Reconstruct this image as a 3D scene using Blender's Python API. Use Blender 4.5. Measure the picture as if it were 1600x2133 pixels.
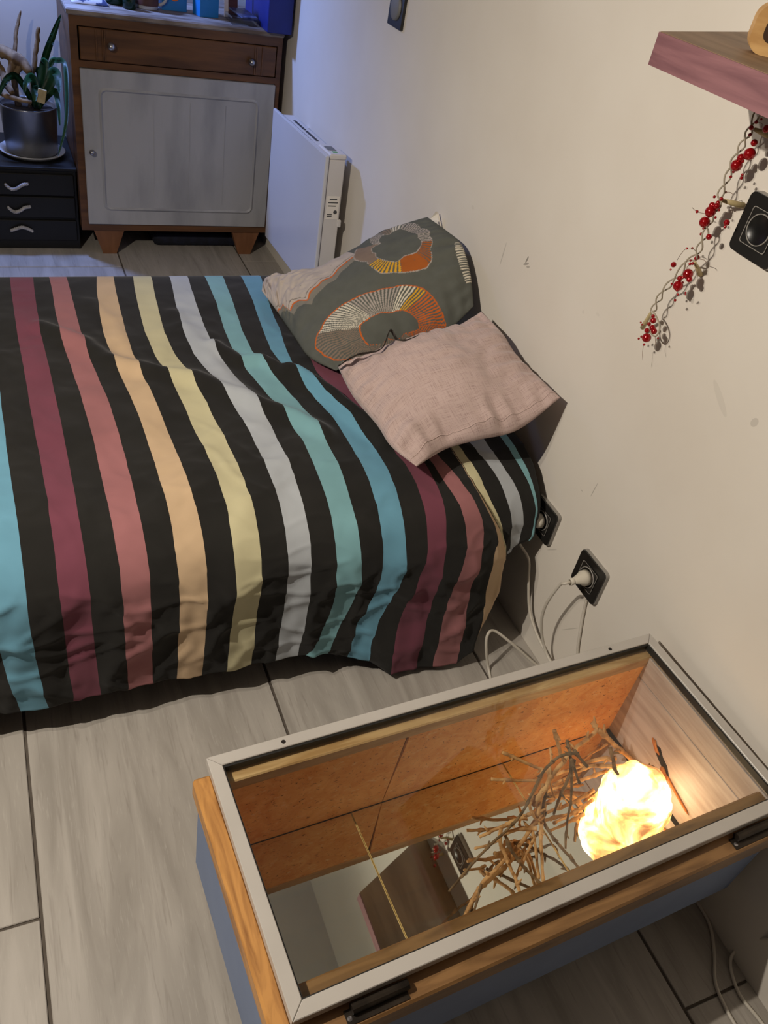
import bpy, bmesh, math, random
import numpy as np
from mathutils import Vector, Matrix, Euler, noise as mnoise

for o in list(bpy.data.objects): bpy.data.objects.remove(o)
scn = bpy.context.scene
col = scn.collection
random.seed(7)

# ------------------------------------------------------------------ camera
PITCH, YAW, ROLL, FPX = 0.677245763, 0.522805029, -0.216590583, 1693.3
CAM = Vector((-1.0, 0.0, 1.358))
_f = Vector((math.sin(YAW)*math.cos(PITCH), math.cos(YAW)*math.cos(PITCH), -math.sin(PITCH)))
_r = _f.cross(Vector((0, 0, 1))).normalized()
_d = _f.cross(_r)
RT = (math.cos(ROLL)*_r + math.sin(ROLL)*_d).normalized()
DN = _f.cross(RT).normalized()
cam_data = bpy.data.cameras.new('camera')
cam_data.sensor_fit = 'HORIZONTAL'; cam_data.sensor_width = 36.0
cam_data.lens = FPX/1600*36.0
cam_data.clip_start = 0.02
cam = bpy.data.objects.new('camera', cam_data); col.objects.link(cam)
cam.matrix_world = Matrix(((RT.x, -DN.x, -_f.x, CAM.x), (RT.y, -DN.y, -_f.y, CAM.y), (RT.z, -DN.z, -_f.z, CAM.z), (0, 0, 0, 1)))
scn.camera = cam

def ray(u, v): return RT*((u-800)/FPX) + DN*((v-1066.5)/FPX) + _f
def onx(u, v, x): d = ray(u, v); return CAM + d*((x-CAM.x)/d.x)
def ony(u, v, y): d = ray(u, v); return CAM + d*((y-CAM.y)/d.y)
def onz(u, v, z): d = ray(u, v); return CAM + d*((z-CAM.z)/d.z)

# ------------------------------------------------------------------ light
scn.view_settings.view_transform = 'Standard'
scn.view_settings.look = 'None'
scn.view_settings.gamma = 1.0
scn.view_settings.use_curve_mapping = False
scn.view_settings.exposure = 0.56
world = bpy.data.worlds.new('world'); scn.world = world; world.use_nodes = True
world.node_tree.nodes['Background'].inputs[0].default_value = (0.35, 0.5, 1.0, 1)
world.node_tree.nodes['Background'].inputs[1].default_value = 1.0

def point(name, loc, power, colr, size):
    l = bpy.data.lights.new(name, 'POINT'); l.energy = power; l.color = colr; l.shadow_soft_size = size
    o = bpy.data.objects.new(name, l); col.objects.link(o); o.location = loc; return o
WARM = (1.0, 0.90, 0.77)
def spot(name, loc, aim, power, colr, size, deg, blend):
    l = bpy.data.lights.new(name, 'SPOT'); l.energy = power; l.color = colr; l.shadow_soft_size = size; l.spot_size = math.radians(deg); l.spot_blend = blend
    o = bpy.data.objects.new(name, l); col.objects.link(o); o.location = loc
    o.rotation_euler = (Vector(loc)-Vector(aim)).to_track_quat('Z', 'Y').to_euler(); return o
spot('shaded_lamp_bulb', (-1.72, 0.70, 1.72), (-.4, .72, 0), 60, WARM, 0.010, 135, 0.75)
point('open_lamp_bulb', (-1.66, 0.84, 1.68), 16, WARM, 0.012)
spot('cool_led_lamp', (-0.95, 3.32, 1.45), (-.45, 3.25, .5), 46, (0.25, 0.40, 1.0), 0.05, 128, 0.9)

# ------------------------------------------------------------------ materials
def srgb(r, g, b):
    f = lambda c: (c/255/12.92) if c/255 <= 0.04045 else ((c/255+0.055)/1.055)**2.4
    return (f(r), f(g), f(b), 1.0)

def mat(name, c1, c2=None, rough=0.6, metal=0.0, scale=(1, 1, 1), nscale=6.0, detail=5.0, ramp=(0.35, 0.65), bump=0.0, bdist=0.002,
        bscale=None, coord='Object', spec=0.5, distort=0.0, sheen=0.0, emit=None, spots=None):
    m = bpy.data.materials.new(name); m.use_nodes = True
    nt = m.node_tree; N = nt.nodes; L = nt.links; b = N['Principled BSDF']
    b.inputs['Roughness'].default_value = rough; b.inputs['Metallic'].default_value = metal
    b.inputs['Specular IOR Level'].default_value = spec
    if sheen: b.inputs['Sheen Weight'].default_value = sheen
    tc = N.new('ShaderNodeTexCoord'); mp = N.new('ShaderNodeMapping'); mp.inputs['Scale'].default_value = scale
    if coord == 'World':
        g = N.new('ShaderNodeNewGeometry'); L.new(g.outputs['Position'], mp.inputs['Vector'])
    else:
        L.new(tc.outputs[coord], mp.inputs['Vector'])
    oi = N.new('ShaderNodeObjectInfo'); ad = N.new('ShaderNodeVectorMath'); ad.operation = 'MULTIPLY_ADD'
    ad.inputs[1].default_value = (1, 1, 1)
    cx = N.new('ShaderNodeCombineXYZ'); ml = N.new('ShaderNodeMath'); ml.operation = 'MULTIPLY'; ml.inputs[1].default_value = 37.0
    L.new(oi.outputs['Random'], ml.inputs[0])
    for i in range(3): L.new(ml.outputs[0], cx.inputs[i])
    L.new(mp.outputs[0], ad.inputs[0]); L.new(cx.outputs[0], ad.inputs[2])
    n = N.new('ShaderNodeTexNoise'); n.inputs['Scale'].default_value = nscale; n.inputs['Detail'].default_value = detail
    n.inputs['Distortion'].default_value = distort
    L.new(ad.outputs[0], n.inputs['Vector'])
    out = None
    if c2 is not None:
        r = N.new('ShaderNodeValToRGB'); r.color_ramp.elements[0].position = ramp[0]; r.color_ramp.elements[1].position = ramp[1]
        r.color_ramp.elements[0].color = c1; r.color_ramp.elements[1].color = c2
        L.new(n.outputs[0], r.inputs[0]); out = r.outputs[0]
    else:
        rgb = N.new('ShaderNodeRGB'); rgb.outputs[0].default_value = c1; out = rgb.outputs[0]
    if spots:
        g2 = N.new('ShaderNodeNewGeometry'); sp = N.new('ShaderNodeSeparateXYZ'); L.new(g2.outputs['Position'], sp.inputs[0])
        for (py, pz, ry, rz, ang, st, sc) in spots:
            def mth(op, a, bb):
                k = N.new('ShaderNodeMath'); k.operation = op
                for i, q in enumerate((a, bb)):
                    if isinstance(q, (int, float)): k.inputs[i].default_value = q
                    elif q is not None: L.new(q, k.inputs[i])
                return k.outputs[0]
            dy = mth('SUBTRACT', sp.outputs[1], py); dz = mth('SUBTRACT', sp.outputs[2], pz)
            ca, sa = math.cos(ang), math.sin(ang)
            p = mth('ADD', mth('MULTIPLY', dy, ca/ry), mth('MULTIPLY', dz, sa/ry))
            q = mth('SUBTRACT', mth('MULTIPLY', dz, ca/rz), mth('MULTIPLY', dy, sa/rz))
            rr = mth('ADD', mth('MULTIPLY', p, p), mth('MULTIPLY', q, q))
            mk = mth('MULTIPLY', mth('LESS_THAN', rr, mth('MULTIPLY', n.outputs[0], 2.0)), st)
            mx = N.new('ShaderNodeMix'); mx.data_type = 'RGBA'
            L.new(mk, mx.inputs[0]); L.new(out, mx.inputs[6]); mx.inputs[7].default_value = sc; out = mx.outputs[2]
    L.new(out, b.inputs['Base Color'])
    if bump:
        bn = n
        if bscale:
            bn = N.new('ShaderNodeTexNoise'); bn.inputs['Scale'].default_value = bscale; bn.inputs['Detail'].default_value = 3
            L.new(ad.outputs[0], bn.inputs['Vector'])
        bp = N.new('ShaderNodeBump'); bp.inputs['Strength'].default_value = bump; bp.inputs['Distance'].default_value = bdist
        L.new(bn.outputs[0], bp.inputs['Height']); L.new(bp.outputs[0], b.inputs['Normal'])
    if emit:
        b.inputs['Emission Color'].default_value = emit[0]; b.inputs['Emission Strength'].default_value = emit[1]
    return m

def glass(name, tint=(0.96, 0.97, 0.95, 1), ior=1.45, rough=0.0):
    m = bpy.data.materials.new(name); m.use_nodes = True; nt = m.node_tree; N = nt.nodes; L = nt.links
    N.remove(N['Principled BSDF'])
    t = N.new('ShaderNodeBsdfTransparent'); t.inputs[0].default_value = tint
    g = N.new('ShaderNodeBsdfGlossy'); g.inputs['Roughness'].default_value = rough
    ge = N.new('ShaderNodeNewGeometry'); dt = N.new('ShaderNodeVectorMath'); dt.operation = 'DOT_PRODUCT'
    L.new(ge.outputs['Normal'], dt.inputs[0]); L.new(ge.outputs['Incoming'], dt.inputs[1])
    def mm(op, a, b=None):
        k = N.new('ShaderNodeMath'); k.operation = op
        for i, q in enumerate((a, b)):
            if q is None: continue
            if isinstance(q, (int, float)): k.inputs[i].default_value = q
            else: L.new(q, k.inputs[i])
        return k.outputs[0]
    f0 = ((ior-1)/(ior+1))**2
    fr = mm('MULTIPLY_ADD', mm('POWER', mm('SUBTRACT', 1.0, mm('ABSOLUTE', dt.outputs['Value'])), 5.0), 1-f0); fr.node.inputs[2].default_value = f0
    mx = N.new('ShaderNodeMixShader'); L.new(fr, mx.inputs[0]); L.new(t.outputs[0], mx.inputs[1]); L.new(g.outputs[0], mx.inputs[2])
    L.new(mx.outputs[0], N['Material Output'].inputs[0]); return m

K = {}
SCUFF = srgb(110, 105, 98)
def wpt(u, v): p = onx(u, v, 0); return p.y, p.z
spots = []
for (u, v, ry, rz, a, st) in [(1098, 541, .0022, .0085, .3, .75), (1096, 550, .010, .0022, -.5, .6), (1100, 556, .006, .002, -.4, .5), (1048, 530, .0016, .026, .05, .35),
                              (1238, 1020, .0012, .02, .1, .45), (1212, 1022, .003, .001, 0, .4), (1150, 1145, .018, .0011, -.75, .3), (1443, 628, .003, .004, 0, .25),
                              (1572, 880, .006, .008, .4, .25), (1188, 1310, .03, .001, -.9, .3), (1215, 650, .004, .004, 0, .1), (1245, 655, .006, .003, 0, .08),
                              (1500, 830, .03, .006, .6, .10), (985, 432, .006, .004, .2, .10)]:
    y, z = wpt(u, v); spots.append((y, z, ry, rz, a, st, SCUFF))
K['wall'] = mat('wall_paint', srgb(219, 213, 203), srgb(213, 206, 195), rough=0.75, nscale=3.0, bump=0.08, bdist=0.001, bscale=60, coord='World', spec=0.25, spots=spots)
K['ceil'] = mat('ceiling_paint', srgb(196, 190, 182), srgb(188, 182, 174), rough=0.9, nscale=3.0)
K['tile'] = None
K['dim_wall'] = mat('bounce_cutting_dark_wall', srgb(62, 50, 40), srgb(48, 38, 30), rough=0.6, scale=(4, 4, 1), nscale=3)  # invented dark finish for the unseen near and left walls, lowers bounce light
K['grout'] = mat('grout', srgb(92, 84, 76), srgb(78, 70, 62), rough=0.95, nscale=30)
K['cabwood'] = mat('varnished_wood', srgb(106, 70, 38), srgb(76, 48, 26), rough=0.45, scale=(1.5, 8, 14), nscale=3, bump=0.1, bdist=0.0008)
K['cablegs'] = mat('leg_wood', srgb(132, 88, 56), srgb(112, 72, 44), rough=0.6, scale=(10, 10, 2), nscale=3)
K['cabtop'] = mat('worn_grey_top', srgb(150, 140, 132), srgb(96, 82, 70), rough=0.7, scale=(3, 10, 10), nscale=3)
K['cabgrey'] = mat('grey_paint', srgb(140, 141, 144), srgb(168, 168, 170), rough=0.55, scale=(5, 3, 1.2), nscale=2.2, detail=5, ramp=(0.28, 0.56), bump=0.05, bdist=0.0006)
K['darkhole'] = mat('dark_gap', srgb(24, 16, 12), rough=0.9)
K['chrome'] = mat('brushed_nickel', srgb(190, 190, 195), srgb(150, 150, 155), rough=0.3, metal=1.0, nscale=20)
K['black'] = mat('black_lacquer', srgb(8, 8, 9), srgb(6, 6, 7), rough=0.5, nscale=8)
K['rope'] = mat('white_rope', srgb(190, 188, 188), srgb(150, 148, 150), rough=0.9, nscale=60, bump=0.2)
K['heater'] = mat('white_glass_panel', srgb(206, 206, 208), srgb(200, 200, 202), rough=0.18, nscale=2)
K['heaterbody'] = mat('heater_plastic', srgb(212, 207, 202), srgb(204, 200, 196), rough=0.45, nscale=5)
K['grey'] = mat('grey_plastic', srgb(120, 120, 120), srgb(105, 105, 105), rough=0.5, nscale=10)
K['slot'] = mat('dark_slot', srgb(50, 50, 52), rough=0.7)
K['print'] = mat('label_ink', srgb(70, 70, 70), rough=0.7)
K['paper'] = mat('label_paper', srgb(228, 222, 212), rough=0.7)
K['green'] = mat('green_button', srgb(90, 160, 110), rough=0.5)
K['shelfred'] = mat('mauve_painted_wood', srgb(136, 94, 98), srgb(98, 62, 68), rough=0.65, scale=(6, 1.2, 14), nscale=4, detail=8, distort=0.6, bump=0.15, bdist=0.0008)
K['shelftop'] = mat('brown_board', srgb(146, 118, 92), srgb(112, 86, 62), rough=0.55, scale=(10, 1.5, 8), nscale=2.5, detail=7, distort=0.5)
K['logwood'] = mat('pale_log_wood', srgb(205, 165, 108), srgb(180, 138, 84), rough=0.6, scale=(4, 4, 20), nscale=4)
K['logdark'] = mat('dark_hollow', srgb(58, 36, 20), srgb(34, 20, 12), rough=0.8, nscale=30)
K['outlet'] = mat('black_socket_plastic', srgb(34, 33, 32), srgb(28, 27, 26), rough=0.32, nscale=12)
K['outletedge'] = mat('grey_socket_rim', srgb(150, 146, 140), srgb(140, 136, 130), rough=0.4, nscale=12)
K['well'] = mat('socket_well_black', srgb(10, 10, 10), rough=0.35)
K['plug'] = mat('white_plug_plastic', srgb(214, 208, 194), srgb(206, 199, 184), rough=0.45, nscale=8)
K['cable'] = mat('white_cable', srgb(206, 200, 188), srgb(196, 189, 176), rough=0.5, nscale=12)
K['redbead'] = mat('red_pearl', srgb(165, 12, 22), srgb(150, 8, 16), rough=0.16, metal=0.35, nscale=8, spec=0.8)
K['cord'] = mat('grey_beige_cord', srgb(168, 158, 140), srgb(150, 140, 122), rough=0.9, nscale=80)
K['wire'] = mat('thin_brown_wire', srgb(120, 95, 80), rough=0.6)
K['peg'] = mat('pale_wood_peg', srgb(196, 180, 140), srgb(172, 155, 112), rough=0.7, scale=(8, 8, 8), nscale=6)
K['tblue'] = mat('blue_grey_board', srgb(122, 138, 170), srgb(112, 128, 160), rough=0.6, nscale=6)
K['pine'] = mat('varnished_pine', srgb(142, 106, 66), srgb(98, 68, 38), rough=0.45, scale=(3.5, 22, 14), nscale=2.0, detail=6, distort=1.2, ramp=(0.38, 0.72))
K['pineend'] = mat('varnished_pine_end_board', srgb(196, 142, 78), srgb(126, 78, 36), rough=0.45, scale=(26, 3.5, 14), nscale=2.0, detail=6, distort=1.6, ramp=(0.40, 0.74))
K['pineback'] = mat('pale_pine_rail', srgb(206, 172, 124), srgb(170, 132, 84), rough=0.5, scale=(3.5, 22, 14), nscale=2.0, detail=6, distort=1.2)
K['lidframe'] = mat('white_aluminium', srgb(188, 183, 176), srgb(180, 175, 168), rough=0.35, nscale=8)
K['gasket'] = mat('black_gasket', srgb(24, 24, 22), rough=0.6)
K['glass'] = glass('lid_glass')
K['mirror'] = mat('mirror_silver', (0.80, 0.80, 0.78, 1), (0.76, 0.76, 0.74, 1), rough=0.015, metal=1.0, nscale=3)
K['greenedge'] = mat('dark_green_glass_edge', srgb(44, 46, 32), srgb(34, 36, 26), rough=0.5, nscale=40)
K['mirroredge'] = mat('mirror_ground_edge', srgb(214, 186, 120), srgb(180, 150, 90), rough=0.4, nscale=40)
K['cork'] = mat('cork_board', srgb(248, 188, 116), srgb(230, 154, 80), rough=0.85, scale=(1, 1, 1), nscale=26, detail=8, distort=1.6, ramp=(0.3, 0.72), bump=0.35, bdist=0.0015)
K['washed'] = mat('whitewashed_plank', srgb(186, 172, 168), srgb(160, 144, 138), rough=0.65, scale=(40, 4, 40), nscale=2.0, detail=7, bump=0.1, bdist=0.0006)
K['splinter'] = mat('raw_split_wood', srgb(205, 130, 62), srgb(165, 92, 38), rough=0.8, scale=(30, 4, 30), nscale=3)
K['hinge'] = mat('dark_bronze_hinge', srgb(62, 54, 46), srgb(40, 35, 30), rough=0.45, metal=0.6, nscale=30)
K['twig'] = mat('dry_vine_bark', srgb(216, 172, 118), srgb(156, 114, 70), rough=0.85, nscale=60, detail=5, bump=0.4, bdist=0.001)
K['twigdark'] = mat('dark_dry_bark', srgb(140, 112, 80), srgb(86, 68, 48), rough=0.9, nscale=70, detail=5, bump=0.4, bdist=0.001)
K['bag'] = mat('dark_navy_fabric', srgb(22, 26, 46), srgb(14, 16, 28), rough=0.85, nscale=40)
K['alu'] = mat('galvanised_metal', srgb(190, 192, 196), srgb(130, 132, 138), rough=0.28, metal=0.95, scale=(1, 1, .6), nscale=7, detail=6)
K['saucer'] = mat('white_saucer', srgb(190, 192, 198), srgb(178, 180, 186), rough=0.4, nscale=10)
K['soil'] = mat('potting_soil', srgb(52, 38, 28), srgb(30, 22, 16), rough=1.0, nscale=50, bump=0.6, bdist=0.004)
K['leaf'] = mat('dark_green_leaf', srgb(42, 92, 54), srgb(26, 62, 36), rough=0.4, scale=(4, 4, 1), nscale=8)
K['driftwood'] = mat('weathered_driftwood', srgb(150, 126, 96), srgb(92, 70, 48), rough=0.9, scale=(6, 6, 1.5), nscale=8, detail=6, bump=0.4, bdist=0.002)
K['mattress'] = mat('mattress_ticking', srgb(150, 146, 140), srgb(138, 134, 128), rough=0.9, nscale=20)
K['bedframe'] = mat('dark_bed_frame', srgb(60, 48, 40), srgb(46, 36, 30), rough=0.6, nscale=10)
K['pinklinen'] = None
K['bluebox'] = mat('navy_blue_card', srgb(18, 34, 120), srgb(14, 26, 100), rough=0.5, nscale=6)
K['skybox'] = mat('sky_blue_carton', srgb(34, 128, 196), srgb(26, 112, 180), rough=0.45, nscale=6)
K['orange'] = mat('orange_print', srgb(228, 110, 40), rough=0.5)
K['pkt'] = glass('clear_plastic', (0.75, 0.76, 0.78, 1), 1.6, 0.15)
K['greenglass'] = mat('dark_green_glass', srgb(16, 52, 38), srgb(10, 34, 26), rough=0.12, nscale=8)
K['whitecloth'] = mat('white_printed_cloth', srgb(205, 208, 216), srgb(60, 74, 120), rough=0.9, nscale=30, ramp=(0.55, 0.62))
K['brownprint'] = mat('brown_print', srgb(96, 62, 56), srgb(70, 44, 40), rough=0.6, nscale=15)
K['silverprint'] = mat('patterned_sachet', srgb(96, 104, 140), srgb(52, 60, 92), rough=0.35, nscale=40, ramp=(0.45, 0.55))
K['winframe'] = mat('white_window_frame', srgb(220, 220, 220), rough=0.4)

def flecks(m, colr, sc, scale, lo, hi):
    nt = m.node_tree; N = nt.nodes; L = nt.links; b = N['Principled BSDF']; lk = b.inputs['Base Color'].links[0]; src = lk.from_socket
    tc = N.new('ShaderNodeTexCoord'); mp = N.new('ShaderNodeMapping'); mp.inputs['Scale'].default_value = sc; L.new(tc.outputs['Object'], mp.inputs[0])
    n = N.new('ShaderNodeTexNoise'); n.inputs['Scale'].default_value = scale; n.inputs['Detail'].default_value = 3; n.inputs['Distortion'].default_value = 1.0; L.new(mp.outputs[0], n.inputs[0])
    mr = N.new('ShaderNodeMapRange'); mr.inputs[1].default_value = lo; mr.inputs[2].default_value = hi; L.new(n.outputs[0], mr.inputs[0])
    mx = N.new('ShaderNodeMix'); mx.data_type = 'RGBA'; L.new(mr.outputs[0], mx.inputs[0]); L.new(src, mx.inputs[6]); mx.inputs[7].default_value = colr
    L.new(mx.outputs[2], b.inputs['Base Color'])
flecks(K['cork'], srgb(120, 66, 30), (1, 1, 1.6), 150, .62, .72)
flecks(K['cork'], srgb(246, 206, 150), (1, 1, 2), 60, .60, .75)
def tile_mat():
    m = mat('wood_look_tile', srgb(180, 174, 166), srgb(150, 144, 136), rough=0.42, scale=(9.0, 1.1, 4), nscale=1.9, detail=9, distort=1.4, ramp=(0.30, 0.70), bump=0.12, bdist=0.0008, coord='World', bscale=None, spec=0.4)
    flecks(m, srgb(186, 180, 172), (120, 10, 10), 2.2, .58, .95); flecks(m, srgb(132, 125, 117), (50, 3, 10), 2.6, .58, .90)
    return m
K['tile'] = tile_mat()

def linen():
    m = bpy.data.materials.new('pink_linen'); m.use_nodes = True; nt = m.node_tree; N = nt.nodes; L = nt.links; b = N['Principled BSDF']
    b.inputs['Roughness'].default_value = 0.95; b.inputs['Sheen Weight'].default_value = 0.2; b.inputs['Specular IOR Level'].default_value = 0.15
    tc = N.new('ShaderNodeTexCoord'); outs = []
    for sc in ((150, 5.0, 1), (5.0, 150, 1)):
        mp = N.new('ShaderNodeMapping'); mp.inputs['Scale'].default_value = sc; L.new(tc.outputs['UV'], mp.inputs[0])
        n = N.new('ShaderNodeTexNoise'); n.inputs['Scale'].default_value = 2.0; n.inputs['Detail'].default_value = 4; L.new(mp.outputs[0], n.inputs[0]); outs.append(n.outputs[0])
    a = N.new('ShaderNodeMath'); a.operation = 'ADD'; L.new(outs[0], a.inputs[0]); L.new(outs[1], a.inputs[1])
    r = N.new('ShaderNodeValToRGB'); L.new(a.outputs[0], r.inputs[0]); a2 = r.color_ramp
    a2.elements[0].position = 0.70; a2.elements[0].color = srgb(154, 132, 128); a2.elements[1].position = 1.15; a2.elements[1].color = srgb(192, 170, 164)
    e = a2.elements.new(0.88); e.color = srgb(176, 153, 148)
    mr = N.new('ShaderNodeMath'); mr.operation = 'MULTIPLY'; mr.inputs[1].default_value = 0.5; L.new(a.outputs[0], mr.inputs[0])
    L.new(r.outputs[0], b.inputs['Base Color'])
    bp = N.new('ShaderNodeBump'); bp.inputs['Strength'].default_value = 0.25; bp.inputs['Distance'].default_value = 0.001
    L.new(mr.outputs[0], bp.inputs['Height']); L.new(bp.outputs[0], b.inputs['Normal'])
    return m
K['pinklinen'] = linen()

def cloth(name, c, var=0.88, rough=0.95):
    c = (c[0]*.82, c[1]*.82, c[2]*.82, 1); c2 = (c[0]*var, c[1]*var, c[2]*var, 1)
    m = mat(name, c, c2, rough=rough, scale=(1, 1, 1), nscale=9, detail=6, ramp=(0.35, 0.7), bump=0.55, bdist=0.006, bscale=22, spec=0.1, sheen=0.1, distort=0.8)
    for n in m.node_tree.nodes:
        if n.type == 'TEX_NOISE' and abs(n.inputs['Scale'].default_value-22) < .1:
            n.noise_type = 'RIDGED_MULTIFRACTAL'; n.inputs['Scale'].default_value = 11; n.inputs['Detail'].default_value = 2.5; n.inputs['Distortion'].default_value = 0.6
        if n.type == 'BUMP': n.inputs['Strength'].default_value = 0.7; n.inputs['Distance'].default_value = 0.006
    return m
STRIPE = {'black': cloth('black_cotton', srgb(46, 45, 43), 0.75), 'burgundy': cloth('burgundy_cotton', srgb(130, 74, 90)), 'rose': cloth('rose_cotton', srgb(174, 118, 120)),
          'peach': cloth('peach_cotton', srgb(222, 192, 156)), 'cream': cloth('cream_cotton', srgb(220, 212, 172)), 'silver': cloth('silver_grey_cotton', srgb(196, 202, 208)),
          'aqua': cloth('aqua_cotton', srgb(140, 190, 198)), 'blue': cloth('sky_blue_cotton', srgb(118, 174, 200))}

def colattr_mat(name, attr='print', rough=0.92):
    m = bpy.data.materials.new(name); m.use_nodes = True; nt = m.node_tree; N = nt.nodes; L = nt.links; b = N['Principled BSDF']
    b.inputs['Roughness'].default_value = rough; b.inputs['Specular IOR Level'].default_value = 0.15
    a = N.new('ShaderNodeVertexColor'); a.layer_name = attr
    tc = N.new('ShaderNodeTexCoord'); n = N.new('ShaderNodeTexNoise'); n.inputs['Scale'].default_value = 40; n.inputs['Detail'].default_value = 4; L.new(tc.outputs['Object'], n.inputs[0])
    mx = N.new('ShaderNodeMix'); mx.data_type = 'RGBA'; mx.blend_type = 'MULTIPLY'; mx.inputs[0].default_value = 0.25
    L.new(a.outputs[0], mx.inputs[6]); L.new(n.outputs[0], mx.inputs[7]); L.new(mx.outputs[2], b.inputs['Base Color'])
    bp = N.new('ShaderNodeBump'); bp.inputs['Strength'].default_value = 0.25; bp.inputs['Distance'].default_value = 0.003
    L.new(n.outputs[0], bp.inputs['Height']); L.new(bp.outputs[0], b.inputs['Normal'])
    return m

def salt():
    m = bpy.data.materials.new('glowing_salt_crystal'); m.use_nodes = True; nt = m.node_tree; N = nt.nodes; L = nt.links; b = N['Principled BSDF']
    b.inputs['Roughness'].default_value = 0.5
    tc = N.new('ShaderNodeTexCoord')
    n = N.new('ShaderNodeTexNoise'); n.inputs['Scale'].default_value = 13; n.inputs['Detail'].default_value = 6; n.inputs['Distortion'].default_value = 0.8
    L.new(tc.outputs['Object'], n.inputs[0])
    r = N.new('ShaderNodeValToRGB'); cr = r.color_ramp
    cr.elements[0].position = 0.36; cr.elements[0].color = (0.42, 0.13, 0.02, 1)
    cr.elements[1].position = 0.64; cr.elements[1].color = (1.0, 0.80, 0.50, 1)
    e = cr.elements.new(0.48); e.color = (0.95, 0.50, 0.13, 1)
    L.new(n.outputs[0], r.inputs[0])
    s = N.new('ShaderNodeMapRange'); s.inputs[1].default_value = 0.36; s.inputs[2].default_value = 0.66; s.inputs[3].default_value = 0.55; s.inputs[4].default_value = 5.5
    L.new(n.outputs[0], s.inputs[0])
    b.inputs['Base Color'].default_value = (0.8, 0.5, 0.3, 1)
    L.new(r.outputs[0], b.inputs['Emission Color']); L.new(s.outputs[0], b.inputs['Emission Strength'])
    return m
K['salt'] = salt()

# ------------------------------------------------------------------ helpers
def link(o): col.objects.link(o); return o
def finish(name, me, m, parent=None, smooth=False):
    o = bpy.data.objects.new(name, me); link(o)
    if m is not None:
        for q in (m if isinstance(m, (list, tuple)) else [m]): me.materials.append(q)
    if smooth:
        for p in me.polygons: p.use_smooth = True
    if parent is not None:
        o.parent = parent
        o.matrix_parent_inverse = PINV.get(parent.name, Matrix())
    return o
PINV = {}
def thing(name, label, cat, loc=(0, 0, 0), group=None, rotz=None):
    o = bpy.data.objects.new(name, None); link(o); o.location = loc; o['label'] = label; o['category'] = cat
    o.empty_display_size = 0.05
    if group: o['group'] = group
    if rotz is not None: o.rotation_euler.z = rotz
    else: PINV[o.name] = Matrix.Translation(Vector(loc)).inverted()
    return o
def tag(o, label, cat, group=None):
    o['label'] = label; o['category'] = cat
    if group: o['group'] = group
    return o
def struct(o): o['kind'] = 'structure'; return o
def B(): return bmesh.new()
def done(name, bm, m, parent=None, smooth=False):
    bmesh.ops.recalc_face_normals(bm, faces=bm.faces[:])
    me = bpy.data.meshes.new(name); bm.to_mesh(me); bm.free()
    return finish(name, me, m, parent, smooth)
def box(bm, lo, hi, bev=0.0, M=None, seg=1):
    vs = [bm.verts.new((x, y, z)) for x in (lo[0], hi[0]) for y in (lo[1], hi[1]) for z in (lo[2], hi[2])]
    f = [(0, 1, 3, 2), (4, 6, 7, 5), (0, 4, 5, 1), (2, 3, 7, 6), (0, 2, 6, 4), (1, 5, 7, 3)]
    fs = [bm.faces.new([vs[i] for i in q]) for q in f]
    if bev:
        es = list({e for q in fs for e in q.edges})
        r = bmesh.ops.bevel(bm, geom=es, offset=bev, segments=seg, affect='EDGES', profile=0.5)
        vs = list({v for q in r['faces'] for v in q.verts} | {v for v in vs if v.is_valid})
    if M is not None:
        for v in vs: v.co = M @ v.co
    return bm
def bx(name, lo, hi, m, parent=None, bev=0.0, M=None, seg=1): return done(name, box(B(), lo, hi, bev, M, seg), m, parent)
def prism(bm, pts, z0, z1, M=None):
    a = [bm.verts.new((p[0], p[1], z0)) for p in pts]; b = [bm.verts.new((p[0], p[1], z1)) for p in pts]
    n = len(pts); bm.faces.new(a[::-1]); bm.faces.new(b)
    for i in range(n): bm.faces.new((a[i], a[(i+1) % n], b[(i+1) % n], b[i]))
    if M is not None:
        for v in a+b: v.co = M @ v.co
    return bm
def rrect(w, h, r, n=4):
    out = []
    for (cx, cy, a0) in ((w/2-r, h/2-r, 0), (-w/2+r, h/2-r, 90), (-w/2+r, -h/2+r, 180), (w/2-r, -h/2+r, 270)):
        for i in range(n+1):
            a = math.radians(a0+90*i/n); out.append((cx+r*math.cos(a), cy+r*math.sin(a)))
    return out
def catmull(P, n=6):
    P = [Vector(p) for p in P]; out = []
    for i in range(len(P)-1):
        p0 = P[max(i-1, 0)]; p1 = P[i]; p2 = P[i+1]; p3 = P[min(i+2, len(P)-1)]
        for j in range(n):
            t = j/n
            out.append(0.5*((2*p1)+(-p0+p2)*t+(2*p0-5*p1+4*p2-p3)*t*t+(-p0+3*p1-3*p2+p3)*t**3))
    out.append(P[-1]); return out
def tube(bm, P, r, seg=8, closed=False):
    P = [Vector(p) for p in P]; n = len(P)
    R = r if isinstance(r, (list, tuple)) else [r]*n
    rings = []; prev = None
    for i in range(n):
        if closed: t = P[(i+1) % n]-P[i-1]
        else: t = P[min(i+1, n-1)]-P[max(i-1, 0)]
        if t.length < 1e-9: t = Vector((0, 0, 1))
        t.normalize()
        if prev is None:
            a = t.cross(Vector((0, 0, 1)));
            if a.length < 1e-3: a = t.cross(Vector((1, 0, 0)))
        else: a = prev - t*prev.dot(t)
        a.normalize(); prev = a; b = t.cross(a)
        rings.append([bm.verts.new(P[i]+(a*math.cos(2*math.pi*k/seg)+b*math.sin(2*math.pi*k/seg))*R[i]) for k in range(seg)])
    for i in range(n if closed else n-1):
        A, C = rings[i], rings[(i+1) % n]
        for k in range(seg): bm.faces.new((A[k], A[(k+1) % seg], C[(k+1) % seg], C[k]))
    if not closed:
        bm.faces.new(rings[0][::-1]); bm.faces.new(rings[-1])
    return bm
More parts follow.
